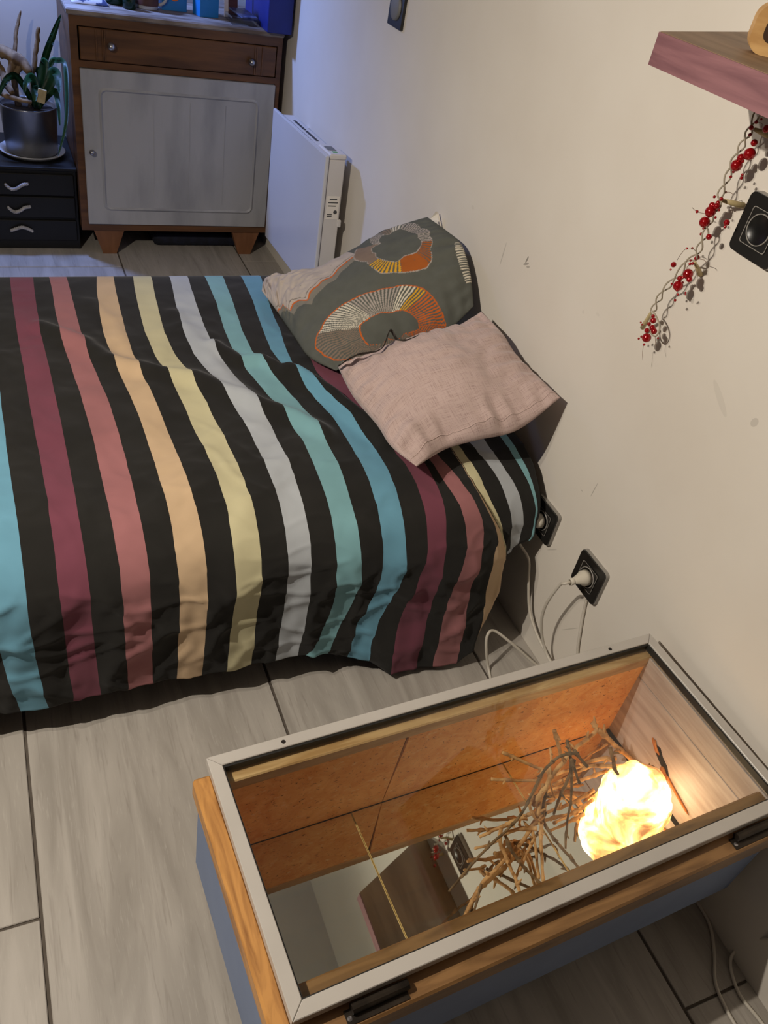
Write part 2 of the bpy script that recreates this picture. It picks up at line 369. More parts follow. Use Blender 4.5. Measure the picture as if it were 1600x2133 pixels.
def lathe(bm, prof, c=(0, 0, 0), seg=32, M=None):
    rings = []; allv = []
    for (r, z) in prof:
        if r < 1e-6:
            v = bm.verts.new((0, 0, z)); rings.append([v]); allv.append(v)
        else:
            q = [bm.verts.new((r*math.cos(2*math.pi*k/seg), r*math.sin(2*math.pi*k/seg), z)) for k in range(seg)]; rings.append(q); allv += q
    for A, C in zip(rings, rings[1:]):
        for k in range(seg):
            if len(A) == 1 and len(C) > 1: bm.faces.new((A[0], C[k], C[(k+1) % seg]))
            elif len(C) == 1 and len(A) > 1: bm.faces.new((A[k], A[(k+1) % seg], C[0]))
            elif len(A) > 1: bm.faces.new((A[k], A[(k+1) % seg], C[(k+1) % seg], C[k]))
    T = Matrix.Translation(Vector(c)) @ (M if M is not None else Matrix())
    for v in allv: v.co = T @ v.co
    return bm
def sphere(bm, c, r, sub=2, sx=1, sy=1, sz=1):
    g = bmesh.ops.create_icosphere(bm, subdivisions=sub, radius=r)
    for v in g['verts']: v.co = Vector((v.co.x*sx, v.co.y*sy, v.co.z*sz))+Vector(c)
    return bm
WALLM = Matrix(((0, 0, -1, 0), (-1, 0, 0, 0), (0, 1, 0, 0), (0, 0, 0, 1)))   # local (right when facing the wall, up, out) -> world on wall x=0
def wallm(y, z, x=0): return Matrix.Translation((x, y, z)) @ WALLM

# ------------------------------------------------------------------ the room
XL, YB, YN, ZC = -4.0, 3.5, -0.25, 2.5
struct(bx('wall_right', (0, YN, -.12), (0.12, YB+.12, ZC), K['wall']))
struct(bx('wall_back', (XL, YB, -.12), (0, YB+.12, ZC), K['wall']))
struct(bx('unseen_near_wall', (XL, YN-.12, -.12), (0.12, YN, ZC), K['dim_wall']))  # out of view; placed close and dark to keep bounce light off the terrarium front
struct(bx('wall_left', (XL-.12, YN-.12, -.12), (XL, YB+.12, ZC), K['dim_wall']))
struct(bx('ceiling', (XL, YN, ZC), (0.0, YB, ZC+.1), K['ceil']))
fl = struct(bx('floor', (XL, YN, -0.12), (0.0, YB, -0.0035), K['grout']))
xs = [0.0, -0.138, -0.604, -1.070, -1.536, -2.002, -2.468, -2.934, -3.4, -3.866, XL]
off = [0.195, 0.45, 0.147, 0.647, 0.30, 0.55, 0.1, 0.7, 0.35, 0.6]
LEN = 0.942
for i in range(len(xs)-1):
    y = off[i]-LEN*2
    while y < YB:
        a, b = max(y+.0022, YN), min(y+LEN-.0022, YB)
        if b-a > .03:
            x1 = xs[i]-(.0028 if i else 0.0); x0 = xs[i+1]+.0028
            t = B(); box(t, (x0, a, -.010), (x1, b, 0.0), 0.0012)
            o = done('floor_tile', t, K['tile'], fl)
        y += LEN

# ------------------------------------------------------------------ cabinet
CX0, CX1, CY, CYB = -0.728, -0.028, 3.075, 3.475
cab = thing('cabinet', 'brown wooden cabinet with a grey painted door and one long drawer', 'cabinet', (-0.378, 3.27, 0))
cb = B()
box(cb, (CX0, CY+.012, .095), (CX0+.022, CYB, .785)); box(cb, (CX1-.022, CY+.012, .095), (CX1, CYB, .785))
box(cb, (CX0+.022, CY+.012, .095), (CX1-.022, CYB, .118)); box(cb, (CX0+.022, CYB-.01, .118), (CX1-.022, CYB, .785))
box(cb, (CX0+.022, CY+.03, .640), (CX1-.022, CYB-.01, .655))
done('body', cb, K['cabwood'], cab)
fr = B()
box(fr, (CX0, CY, .095), (CX0+.024, CY+.012, .785)); box(fr, (CX1-.017, CY, .095), (CX1, CY+.012, .785))
box(fr, (CX0+.024, CY, .095), (CX1-.017, CY+.012, .118)); box(fr, (CX0+.024, CY, .637), (CX1-.017, CY+.012, .657)); box(fr, (CX0+.024, CY, .757), (CX1-.017, CY+.012, .785))
done('front_frame', fr, K['cabwood'], cab)
bx('cabinet_top', (CX0-.006, CY-.006, .785), (CX1+.004, CYB, .803), K['cabtop'], cab, 0.004)
door = bx('door', (-.704, CY-.010, .121), (-.045, CY+.008, .635), K['cabgrey'], cab, 0.002)
# raised moulding round a slightly sunk field
mo = B()
dcx, dcz = (-.704-.045)/2, (.121+.635)/2
Mx = Matrix(((1, 0, 0, dcx), (0, 0, -1, CY-.010), (0, 1, 0, dcz), (0, 0, 0, 1)))
out = rrect(.552, .412, .024, 5); inn = rrect(.526, .386, .016, 5)
n = len(out)
def ring(bm, A, C, za, zb): 
    va = [bm.verts.new((p[0], p[1], za)) for p in A]; vb = [bm.verts.new((p[0], p[1], zb)) for p in C]
    for i in range(len(A)): bm.faces.new((va[i], va[(i+1) % len(A)], vb[(i+1) % len(A)], vb[i]))
    return va+vb
mid = rrect(.538, .398, .020, 5)
vs = ring(mo, out, mid, -.0005, .005)+ring(mo, mid, inn, .005, -.0005)
for v in vs: v.co = Mx @ v.co
done('moulding', mo, K['cabgrey'], door)
for gx in (-.47, -.345, -.22):
    bx('plank_joint', (gx-.0012, CY-.0108, .205), (gx+.0012, CY-.0098, .555), K['cabgrey'], door)
def knob(parent, x, y, z, r):
    k = B(); lathe(k, [(0, .018+r*.9), (r*.55, .016+r*.8), (r*.95, .014+r*.4), (r, .014), (r*.8, .008), (r*.45, .005), (r*.5, 0), (0, 0)], (x, y, z), 20, Matrix.Rotation(math.radians(90), 4, 'X'))
    return done('knob', k, K['chrome'], parent, True)
knob(door, -.681, CY-.010, .378, .010)
dr = B(); box(dr, (-.699, CY-.004, .660), (-.049, CY+.012, .754), 0.002)
drawer = done('drawer', dr, K['cabwood'], cab)
for gx in (-.648, -.628, -.622, -.124, -.118, -.098):
    bx('bead_strip', (gx-.0022, CY-.0072, .662), (gx+.0022, CY-.0038, .752), K['cabwood'], drawer)
knob(drawer, -.604, CY-.004, .709, .013); knob(drawer, -.138, CY-.004, .704, .013)
for lx in (-.633, -.115):
    for ly in (CY+.008, CYB-.07):
        l = B()
        a = [(-.055, 0), (.055, 0), (.055, .06), (-.055, .06)]; c = [(-.024, .004), (.024, .004), (.024, .03), (-.024, .03)]
        va = [l.verts.new((lx+p[0], ly+p[1], .095)) for p in a]; vb = [l.verts.new((lx+p[0], ly+p[1], 0)) for p in c]
        l.faces.new(va); l.faces.new(vb[::-1])
        for i in range(4): l.faces.new((va[i], vb[i], vb[(i+1) % 4], va[(i+1) % 4]))
        done('leg', l, K['cablegs'], cab)

# dark flat bag under the cabinet
bg = B(); box(bg, (-.46, 3.155, 0.0), (-.05, 3.395, .055), 0.018, None, 2)
for v in bg.verts: v.co.z = max(0.0, v.co.z + (0.006*mnoise.noise(v.co*14) if v.co.z > .02 else 0))
tag(done('storage_bag', bg, K['bag'], None, True), 'flat dark navy bag lying on the floor under the cabinet', 'bag')

# things on top of the cabinet
ZT = .803
bb = thing('storage_box', 'dark navy blue card box at the right end of the cabinet top', 'box', (-.06, 3.2, ZT))
bq = B(); box(bq, (-.098, 3.035, ZT), (-.012, 3.33, ZT+.23), 0.002); done('body', bq, K['bluebox'], bb)
bq = B(); box(bq, (-.101, 3.032, ZT+.20), (-.009, 3.333, ZT+.236), 0.002); done('lid', bq, K['bluebox'], bb)
def carton(label, x, y, w, d, h, rz, name='carton'):
    t = thing(name, label, 'carton', (x, y, ZT))
    Mm = Matrix.Translation((x, y, ZT)) @ Matrix.Rotation(rz, 4, 'Z')
    bx('body', (-w/2, -d/2, 0), (w/2, d/2, h), K['skybox'], t, 0.001, Mm)
    f = B(); box(f, (-w/2+.001, -d/2+.002, h), (w/2-.001, d/2-.002, h+.0015), 0, Mm); done('flap', f, K['skybox'], t)
    return t, Mm
carton('plain sky blue upright carton beside the clear tray on the cabinet', -.27, 3.20, .07, .055, .13, .25)
t2, Mm = carton('sky blue carton with an orange round print on the cabinet', -.375, 3.24, .085, .05, .12, .12)
pr = B(); lathe(pr, [(0, .0008), (.018, .0008), (.018, 0), (0, 0)], (0, 0, 0), 24, Mm @ Matrix.Translation((0, -.0252, .047)) @ Matrix.Rotation(math.radians(90), 4, 'X'))
for v in pr.verts: pass
done('round_print', pr, K['orange'], t2)
tr = B(); box(tr, (-.205, 3.10, ZT), (-.105, 3.20, ZT+.022), 0.004)
tray = tag(done('plastic_tray', tr, K['pkt']), 'clear flat plastic tray beside the navy box on the cabinet', 'tray')
sa = B()
Ms = Matrix.Translation((-.150, 3.16, ZT+.024)) @ Matrix.Rotation(.3, 4, 'Z') @ Matrix.Rotation(.12, 4, 'X')
box(sa, (-.032, -.045, 0), (.032, .045, .006), 0.002, Ms); sac = done('sachet', sa, K['silverprint'])
tag(sac, 'patterned dark sachet lying on the clear plastic tray', 'sachet')
st = thing('paper_label_strip', 'white and brown printed card leaning behind the sachet on cabinet', 'card', (-.165, 3.23, ZT+.0))
Ms = Matrix.Translation((-.175, 3.225, ZT)) @ Matrix.Rotation(.2, 4, 'Z') @ Matrix.Rotation(-.12, 4, 'X')
bx('card', (-.025, 0, 0), (.025, .003, .13), K['paper'], st, 0, Ms); bx('printed_band', (-.010, -.0006, .0), (.025, 0, .13), K['brownprint'], st, 0, Ms)
mg = thing('mug', 'white mug with a brown band standing on the cabinet', 'mug', (-.465, 3.21, ZT))
q = B(); lathe(q, [(0, 0), (.034, 0), (.037, .004), (.038, .09), (.034, .09), (.033, .006), (0, .006)], (-.465, 3.21, ZT), 32); done('cup', q, K['saucer'], mg, True)
q = B(); lathe(q, [(.0385, .012), (.0392, .02), (.0392, .07), (.0385, .08)], (-.465, 3.21, ZT), 32); done('printed_band', q, K['brownprint'], mg, True)
q = B(); tube(q, [Vector((-.465+.036+.028*math.sin(a), 3.21-.01, ZT+.045-.03*math.cos(a))) for a in [math.pi*i/10 for i in range(11)]], .005, 8); done('handle', q, K['saucer'], mg, True)
for i, (jx, jy, lab) in enumerate([(-.565, 3.22, 'dark green glass jar beside the mug on the cabinet'), (-.528, 3.165, 'small squat green glass jar in front of the taller one')]):
    jr = thing('glass_jar', lab, 'jar', (jx, jy, ZT)); s = 1.0 if i == 0 else .7
    q = B(); lathe(q, [(0, 0), (.026*s, 0), (.030*s, .006*s), (.030*s, .06*s), (.022*s, .075*s), (.022*s, .085*s), (0, .085*s)], (jx, jy, ZT), 28); done('body', q, K['greenglass'], jr, True)
    q = B(); lathe(q, [(0, .100*s), (.023*s, .099*s), (.024*s, .084*s), (0, .084*s)], (jx, jy, ZT), 28); done('lid', q, K['black'], jr, True)
cl = B()
bmesh.ops.create_grid(cl, x_segments=22, y_segments=14, size=.5)
for v in cl.verts:
    p = v.co.copy(); rr = min(1, max(abs(p.x), abs(p.y))*2)
    v.co = Vector((-.650+p.x*.115, 3.215+p.y*.13, ZT+.001+(.035*(1-rr**2))+.012*(1-rr)*mnoise.noise(Vector((p.x*7, p.y*7, 1)))))
bmesh.ops.solidify(cl, geom=cl.faces[:], thickness=-.0015)
tag(done('folded_cloth', cl, K['whitecloth'], None, True), 'crumpled white cloth with dark blue print at the end of the cabinet', 'cloth')

# ------------------------------------------------------------------ black drawer chest, pot and plant
BX0, BX1, BY = -1.13, -0.732, 3.124
ch = thing('drawer_chest', 'low black three-drawer chest with white rope handles', 'chest', (-.93, 3.3, 0))
q = B(); box(q, (BX0, BY+.006, 0), (BX1, 3.48, .285), 0.002); done('body', q, K['black'], ch)
bx('chest_top', (BX0-.004, BY-.003, .285), (BX1+.003, 3.482, .297), K['black'], ch, 0.002)
for i, z in enumerate((.236, .156, .072)):
    d = bx('drawer', (BX0+.01, BY-.004, z-.037), (BX1-.01, BY+.008, z+.037), K['black'], ch, 0.002)
    sgn = (-1, -1, 1)[i]
    P = catmull([Vector((-.968+.074*k/4, BY-.008-.006*math.sin(math.pi*k/4), z+[0, -.014, -.010, .002, .004][k]*(1 if sgn < 0 else 0)+([0, .008, .015, .010, -.002][k] if sgn > 0 else 0))) for k in range(5)], 5)
    q = B()
    for ph in (0, 2.09, 4.19):
        tube(q, [p+Vector((0, .0028*math.sin(ph+j*1.1), .0028*math.cos(ph+j*1.1))) for j, p in enumerate(P)], .0038, 6)
    done('rope_handle', q, K['rope'], d, True)
ZC2 = .297
PX, PY = -.862, 3.27
pot = thing('plant_pot', 'round galvanised metal plant pot on a white saucer', 'pot', (PX, PY, ZC2))
q = B(); lathe(q, [(0, 0), (.095, 0), (.108, .010), (.112, .014), (.109, .016), (.094, .006), (0, .006)], (PX, PY, ZC2), 40); done('saucer', q, K['saucer'], pot, True)
q = B(); lathe(q, [(0, .007), (.082, .007), (.086, .012), (.093, .160), (.096, .163), (.093, .166), (.089, .160), (.084, .145), (0, .145)], (PX, PY, ZC2), 40); done('pot_wall', q, K['alu'], pot, True)
q = B(); lathe(q, [(0, .152), (.04, .151), (.0865, .148), (.086, .1455), (0, .1455)], (PX, PY, ZC2), 32)
for v in q.verts: v.co.z += .003*mnoise.noise(v.co*60) if v.co.z > ZC2+.147 else 0
done('soil', q, K['soil'], pot, True)
pl = thing('potted_plant', 'green strap-leaved plant growing in the metal pot', 'plant', (PX+.02, PY, ZC2+.148))
def leaf(P, w, name='leaf'):
    P = catmull(P, 6); n = len(P); bm = B(); rows = []
    for i, p in enumerate(P):
        t = (P[min(i+1, n-1)]-P[max(i-1, 0)]).normalized(); s = t.cross(Vector((0, -1, .25))).normalized()
        ww = w*math.sin(math.pi*min(1, .12+.88*(i/(n-1))**.8))**.6*(1 if i < n-1 else 0)+.0006
        nn = s.cross(t)
        rows.append([bm.verts.new(p-s*ww), bm.verts.new(p-nn*ww*.25), bm.verts.new(p+s*ww)])
    for a, b in zip(rows, rows[1:]):
        for k in range(2): bm.faces.new((a[k], a[k+1], b[k+1], b[k]))
    bmesh.ops.solidify(bm, geom=bm.faces[:], thickness=.0012)
    return done(name, bm, K['leaf'], pl, True)
def pp(u, v, y): return ony(u, v, y)
zs = ZC2+.15
base = Vector((PX+.025, PY-.01, zs))
leaf([base, pp(92, 130, 3.27), pp(110, 75, 3.28), pp(127, 30, 3.30)], .011)
leaf([base, pp(105, 135, 3.24), pp(118, 126, 3.22), pp(136, 140, 3.16), pp(138, 250, 3.10), pp(121, 325, 3.095)], .008)
leaf([base, pp(90, 160, 3.24), pp(92, 130, 3.23), pp(87, 128, 3.22)], .016)
leaf([base, pp(105, 170, 3.22), pp(112, 150, 3.2), pp(120, 160, 3.16), pp(124, 195, 3.12)], .017)
leaf([base, pp(72, 175, 3.22), pp(65, 160, 3.2), pp(55, 170, 3.15), pp(50, 195, 3.15)], .012)
leaf([base, pp(40, 165, 3.23), pp(20, 160, 3.2), pp(5, 180, 3.18), pp(-5, 205, 3.17)], .010)
leaf([base, pp(75, 185, 3.2), pp(72, 195, 3.17), pp(72, 212, 3.165)], .012)
leaf([base, pp(110, 190, 3.22), pp(118, 200, 3.2), pp(122, 225, 3.17), pp(125, 262, 3.16)], .009)
leaf([base, pp(85, 165, 3.29), pp(78, 145, 3.3), pp(70, 150, 3.3)], .012)
def branch(name, label, P, R, m, grp=None):
    q = B(); C = catmull(P, 7); n = len(C)
    rr = [np.interp(i/(n-1), np.linspace(0, 1, len(R)), R)*(1+.18*mnoise.noise(C[i]*90)) for i in range(n)]
    C = [p+Vector((mnoise.noise(p*50), mnoise.noise(p*50+Vector((7, 0, 0))), mnoise.noise(p*50+Vector((0, 9, 0)))))*float(r)*.5 for p, r in zip(C, rr)]
    tube(q, C, [float(x) for x in rr], 8)
    return tag(done(name, q, m, None, True), label, 'stick', grp)
branch('bare_stick', 'tall knotty dry stick standing in the metal pot', [Vector((PX-.035, PY+.062, zs-.004)), pp(30, 130, 3.345), pp(33, 75, 3.36), pp(38, 45, 3.37), pp(43, 22, 3.37)], [.009, .008, .006, .006, .002], K['driftwood'])
branch('bare_stick', 'shorter smooth pale stick standing in the metal pot', [Vector((PX+.005, PY, zs-.004)), pp(70, 140, 3.29), pp(76, 95, 3.3), pp(80, 56, 3.3)], [.008, .008, .008, .006], K['driftwood'])
dw = thing('driftwood', 'gnarled brown driftwood piece with holes lying in the pot', 'driftwood', (PX-.05, PY, zs))
for P, R in [([pp(-20, 105, 3.3), pp(8, 108, 3.29), pp(30, 120, 3.27), pp(48, 132, 3.25), pp(62, 152, 3.23)], [.02, .02, .022, .018, .010]),
             ([pp(-10, 125, 3.3), pp(4, 150, 3.28), pp(14, 175, 3.24), pp(26, 195, 3.2)], [.014, .012, .013, .008]),
             ([pp(-12, 185, 3.2), pp(8, 198, 3.19), pp(30, 205, 3.185), pp(50, 210, 3.18), pp(66, 213, 3.18)], [.006, .008, .008, .007, .005]),
             ([pp(30, 122, 3.27), pp(20, 150, 3.26), pp(10, 165, 3.25)], [.016, .010, .008]),
             ([Vector((PX-.03, PY+.02, zs-.002)), pp(30, 165, 3.27), pp(45, 135, 3.25)], [.012, .010, .012])]:
    C = catmull(P, 6); n = len(C); q = B()
    tube(q, C, [float(np.interp(i/(n-1), np.linspace(0, 1, len(R)), R))*(1+.25*mnoise.noise(C[i]*80)) for i in range(n)], 9)
    done('limb', q, K['driftwood'], dw, True)
ck = B(); box(ck, (0, 0, 0), (.028, .006, .045), 0.002, Matrix.Translation(pp(75, 212, 3.172)) @ Matrix.Rotation(.25, 4, 'Y'))
tag(done('wood_chip', ck, K['peg']), 'small pale wood chip stuck in the pot soil', 'wood chip')

# ------------------------------------------------------------------ wall heater
ht = thing('wall_heater', 'white flat panel heater mounted low on the wall', 'heater', (0, 2.61, .16))
HM = Matrix.Translation((0, 2.612, .395)) @ Matrix.Rotation(math.radians(-2.4), 4, 'X') @ Matrix(((1, 0, 0, 0), (0, -1, 0, 0), (0, 0, 1, 0), (0, 0, 0, 1)))
# local y: + towards the camera end, z up, x towards the wall
hw, hh = .277, .222
q = B(); box(q, (-.100, -hw, -hh), (-.088, hw, hh), 0.004, HM, 2)
panel = done('front_panel', q, K['heater'], ht)
q = B(); box(q, (-.088, -hw+.03, -hh+.015), (-.034, hw-.006, hh-.012), 0.003, HM); done('body', q, K['heaterbody'], ht)
q = B(); box(q, (-.086, hw-.115, hh-.012), (-.032, hw-.004, hh+.004), 0.004, HM); ctl = done('control_housing', q, K['heaterbody'], ht)
bx('display', (-.078, hw-.09, hh+.004), (-.052, hw-.045, hh+.0048), K['grey'], ctl, 0, HM)
bx('button', (-.070, hw-.036, hh+.004), (-.056, hw-.024, hh+.0052), K['green'], ctl, 0, HM)
for a, b in ((-.17, -.055), (-.045, .07)):
    for x0 in (-.082, -.060): bx('air_slot', (x0, a, hh-.0125), (x0+.008, b, hh-.0108), K['slot'], ht, 0, HM)
q = B(); box(q, (-.034, -hw+.08, -.18), (-.0005, -hw+.11, .19), 0, HM); done('wall_bracket', q, K['heaterbody'], ht)
bx('wall_bracket', (-.034, hw-.13, -.18), (-.0005, hw-.10, .19), K['heaterbody'], ht, 0, HM)
bx('rating_label', (-.080, hw-.0062, .035), (-.040, hw-.0054, .105), K['paper'], ht, 0, HM)
for z0, a, b in ((.094, -.072, -.048), (.084, -.076, -.044), (.074, -.076, -.050), (.048, -.076, -.060), (.042, -.076, -.060)): bx('printed_line', (a, hw-.0055, z0), (b, hw-.0050, z0+.003), K['print'], ht, 0, HM)
q = B(); lathe(q, [(0, .0006), (.006, .0006), (.006, 0), (0, 0)], (0, 0, 0), 16, HM @ Matrix.Translation((-.050, hw-.0054, .057)) @ Matrix.Rotation(math.radians(-90), 4, 'X')); done('printed_mark', q, K['print'], ht)
q = B(); box(q, (-.040, hw-.012, .012), (-.028, hw+.0, .034), 0.002, HM); done('clip', q, K['heaterbody'], ht)

# ------------------------------------------------------------------ sockets, plugs, cables
def socket(label, y, z, size=.085, thick=.011, full=True):
    t = thing('wall_socket', label, 'socket', (0, y, z)); Mw = wallm(y, z)
    q = B(); prism(q, rrect(size, size, .009), 0.0, thick-.003, Mw); done('rim', q, K['outletedge'], t)
    q = B(); prism(q, rrect(size-.002, size-.002, .009), thick-.003, thick, Mw)
    done('frame', q, K['outlet'], t)
    q = B(); a = rrect(size-.034, size-.034, .004); 
    w2 = rrect(size-.036, size-.036, .004)
    prism(q, a, thick-.001, thick+.0016, Mw); ins = done('insert', q, K['outlet'], t)
    q = B(); va = ring(q, a, w2, .0, .0)
    for v in va: v.co = Mw @ (v.co+Vector((0, 0, thick+.0020)))
    done('trim_line', q, K['outletedge'], ins)
    q = B(); lathe(q, [(.0215, .0), (.0205, .0012), (.0195, .0012), (.0190, .0004), (0, .0004)], (0, 0, 0), 32, Mw @ Matrix.Translation((0, 0, thick+.0014))); done('well', q, K['well'], ins, True)
    q = B(); lathe(q, [(.0222, .0), (.0222, .0016), (.0208, .0020), (.0208, .0)], (0, 0, 0), 32, Mw @ Matrix.Translation((0, 0, thick+.0014))); done('well_rim', q, K['outletedge'], ins, True)
    return t
socket('black wall socket under the pink pillow by the end of the bed', 1.043, .306)
socket('black wall socket with a white plug beside the terrarium', .864, .308)
socket('empty black wall socket below the mauve shelf', .838, 1.028, .086, .014)
# round switch plate higher on the wall
sw = thing('light_switch', 'square black light switch with a round grey rocker high on the wall', 'switch', (0, 2.215, 1.04)); Mw = wallm(2.215, 1.043)
q = B(); prism(q, rrect(.088, .088, .003), 0, .008, Mw); done('plate', q, K['outlet'], sw)
q = B(); lathe(q, [(.030, 0), (.029, .004), (.025, .0055), (0, .0055)], (0, 0, 0), 32, Mw @ Matrix.Translation((0, 0, .008))); done('rocker', q, K['grey'], sw, True)

def cable(name, label, P, r=.0032, parent=None, n=8):
    q = B(); tube(q, catmull(P, n), r, 8); o = done(name, q, K['cable'], parent, True)
    if parent is None: tag(o, label, 'cable')
    return o
def plug(label, y, z, thick, tilt, cabP, withcable=True):
    t = thing('power_plug', label, 'plug', (-.03, y, z))
    Mw = wallm(y, z) @ Matrix.Translation((0, 0, thick+.002)) @ Matrix.Rotation(tilt, 4, 'Y')
    q = B()
    secs = [(.0, .0165, .0165), (.010, .0160, .0155), (.016, .0130, .010), (.030, .008, .0062), (.038, .0055, .005)]
    rings = []
    for (h, a, b) in secs: rings.append([q.verts.new(Mw @ Vector((a*math.cos(2*math.pi*k/20), b*math.sin(2*math.pi*k/20), h))) for k in range(20)])
    for A, C in zip(rings, rings[1:]):
        for k in range(20): q.faces.new((A[k], A[(k+1) % 20], C[(k+1) % 20], C[k]))
    q.faces.new(rings[0][::-1]); q.faces.new(rings[-1]); done('plug_body', q, K['plug'], t, True)
    q = B(); lathe(q, [(.0075, 0), (.0075, .006), (.006, .008), (.005, .0)], (0, 0, 0), 16, Mw @ Matrix.Translation((0, 0, .036))); done('strain_relief', q, K['plug'], t, True)
    st = Mw @ Vector((0, 0, .040))
    cable('cord', '', [st]+([Mw @ Vector((0, 0, .055))] if withcable else [])+cabP, .0032, t)
    return t
plug('white plug in the socket beside the terrarium with its cord', .862, .310, .0135, .1,
     [onx(1165, 1220, -.070), onx(1135, 1265, -.065), onx(1128, 1310, -.05), onx(1138, 1360, -.03), Vector((-.032, .80, .07)), Vector((-.036, .76, .022)), Vector((-.045, .72, .013)), Vector((-.05, .62, .004)), Vector((-.05, .58, .004))])
plug('white plug half hidden behind the bedspread corner with its cord', 1.043, .306, .0135, -.05,
     [Vector((-.062, 1.050, .292)), Vector((-.056, 1.052, .268)), Vector((-.045, 1.046, .240)), onx(1101, 1165, -.028), onx(1101, 1210, -.022), onx(1103, 1270, -.018), onx(1118, 1320, -.016), onx(1140, 1365, -.014), Vector((-.012, .83, .05)), Vector((-.016, .78, .010)), Vector((-.10, .72, .004)), Vector((-.16, .66, .004))], False)
cable('power_cable', 'white cable looping up from the floor by the bedspread corner', [Vector((-.02, .68, .0034)), onz(1165, 1420, .0034), onz(1115, 1383, .02), onz(1062, 1337, .07), onz(1030, 1314, .09), onz(1016, 1322, .09), onz(1013, 1350, .06), onz(1018, 1395, .004), onz(1030, 1440, .0034), onz(1060, 1500, .0034)], .0032)
cable('power_cable', 'white cable hanging down the wall below the plugged socket', [onx(1243, 1215, -.004), onx(1224, 1245, -.004), onx(1215, 1280, -.0045), onx(1208, 1320, -.005), onx(1203, 1362, -.005), onx(1205, 1420, -.005), Vector((-.006, .70, .0040)), Vector((-.02, .60, .0034))], .003)
cable('power_cable', 'white cable trailing over the dark floor in front of the terrarium', [onz(1400, 1800, .0034), onz(1447, 1870, .0034), onz(1478, 1925, .0034), onz(1488, 1985, .0034), onz(1490, 2045, .0034), onz(1512, 2100, .0034), onz(1550, 2170, .0034), onz(1580, 2260, .0034)], .003)
cable('power_cable', 'white cable bending off the wall onto the dark floor', [onx(1640, 1960, -.004), onx(1600, 1956, -.006), onz(1558, 1962, .03), onz(1528, 1985, .012), onz(1522, 2015, .0034), onz(1540, 2070, .0034), onz(1580, 2122, .0034), onz(1640, 2200, .0034)], .003)

# ------------------------------------------------------------------ shelf with log slice
SZ0, SZ1 = 1.207, 1.2425
sh = thing('wall_shelf', 'thick wall shelf with a mauve front edge and brown top', 'shelf', (-.15, .4, SZ0))
q = B(); prism(q, [(-.256, .894), (-.001, 1.010), (-.001, -.24), (-.256, -.24)], SZ0, SZ1); done('board', q, K['shelftop'], sh)
q = B(); box(q, (-.2595, -.24, SZ0), (-.2562, .8925, SZ1-.0004)); done('front_edge', q, K['shelfred'], sh)
lp = onx(1615, 62, -.15)
lg = thing('log_slice', 'pale log slice with a dark hollow standing on the shelf', 'log', (lp.x, lp.y, SZ1))
LM = Matrix.Translation((lp.x, lp.y, SZ1+.0260)) @ Matrix.Rotation(math.radians(52), 4, 'Z') @ Matrix.Rotation(math.radians(-90), 4, 'Y') @ Matrix.Rotation(math.radians(-90), 4, 'Z')
q = B(); prism(q, rrect(.052, .052, .018, 7), -.016, .016, LM); bmesh.ops.bevel(q, geom=[e for e in q.edges if e.calc_face_angle(0) > 1.2], offset=.003, segments=2, affect='EDGES'); done('wood', q, K['logwood'], lg)
q = B(); prism(q, rrect(.026, .026, .010, 6), .0155, .0166, LM); done('hollow', q, K['logdark'], lg)  # flat dark piece on the face, drawn as the hollow

# ------------------------------------------------------------------ bead garland
GX = -.034
ga = thing('bead_garland', 'twisted cord garland with shiny red beads hanging from the shelf', 'garland', tuple(onx(1575, 250, GX)))
cord_px = [(1580, 232), (1566, 262), (1556, 285), (1545, 305), (1532, 330), (1522, 352), (1512, 380), (1501, 405), (1497, 425), (1484, 450), (1474, 470), (1468, 492), (1458, 515), (1450, 535), (1430, 546), (1412, 575), (1392, 595), (1377, 615), (1368, 632), (1360, 648)]
P = catmull([onx(u, v, GX) for u, v in cord_px], 8)
for ph in (0, math.pi):
    q = B(); C = []
    for i, p in enumerate(P):
        t = (P[min(i+1, len(P)-1)]-P[max(i-1, 0)]).normalized(); s = t.cross(Vector((1, 0, 0))).normalized()
        C.append(p+s*.0042*math.cos(i*.30+ph)+Vector((1, 0, 0))*.0042*math.sin(i*.30+ph))
    tube(q, C, .0013, 6); done('cord_strand', q, K['cord'], ga, True)
q = B(); tube(q, catmull([onx(u, v, GX) for u, v in [(1360, 648), (1370, 665), (1374, 685), (1367, 700), (1357, 695), (1353, 675), (1358, 652)]], 6), .0013, 6); done('cord_loop', q, K['cord'], ga, True)
pxm = .00084   # metres per pixel at the garland
beadmesh = {}
def bead(u, v, rpx, dx=0.0):
    r = round(rpx*pxm, 4)
    if r not in beadmesh:
        bm = B(); sphere(bm, (0, 0, 0), r, 3 if r > .004 else 2); me = bpy.data.meshes.new('bead'); bm.to_mesh(me); bm.free(); me.materials.append(K['redbead'])
        for p in me.polygons: p.use_smooth = True
        beadmesh[r] = me
    o = bpy.data.objects.new('bead', beadmesh[r]); link(o); o.parent = ga; o.matrix_parent_inverse = PINV[ga.name]; o.location = onx(u, v, GX+dx)
c5 = lambda x, y: (1320+x*.175, 230+y*.175)
c6 = lambda x, y: (1320+x*.15, 480+y*.15)
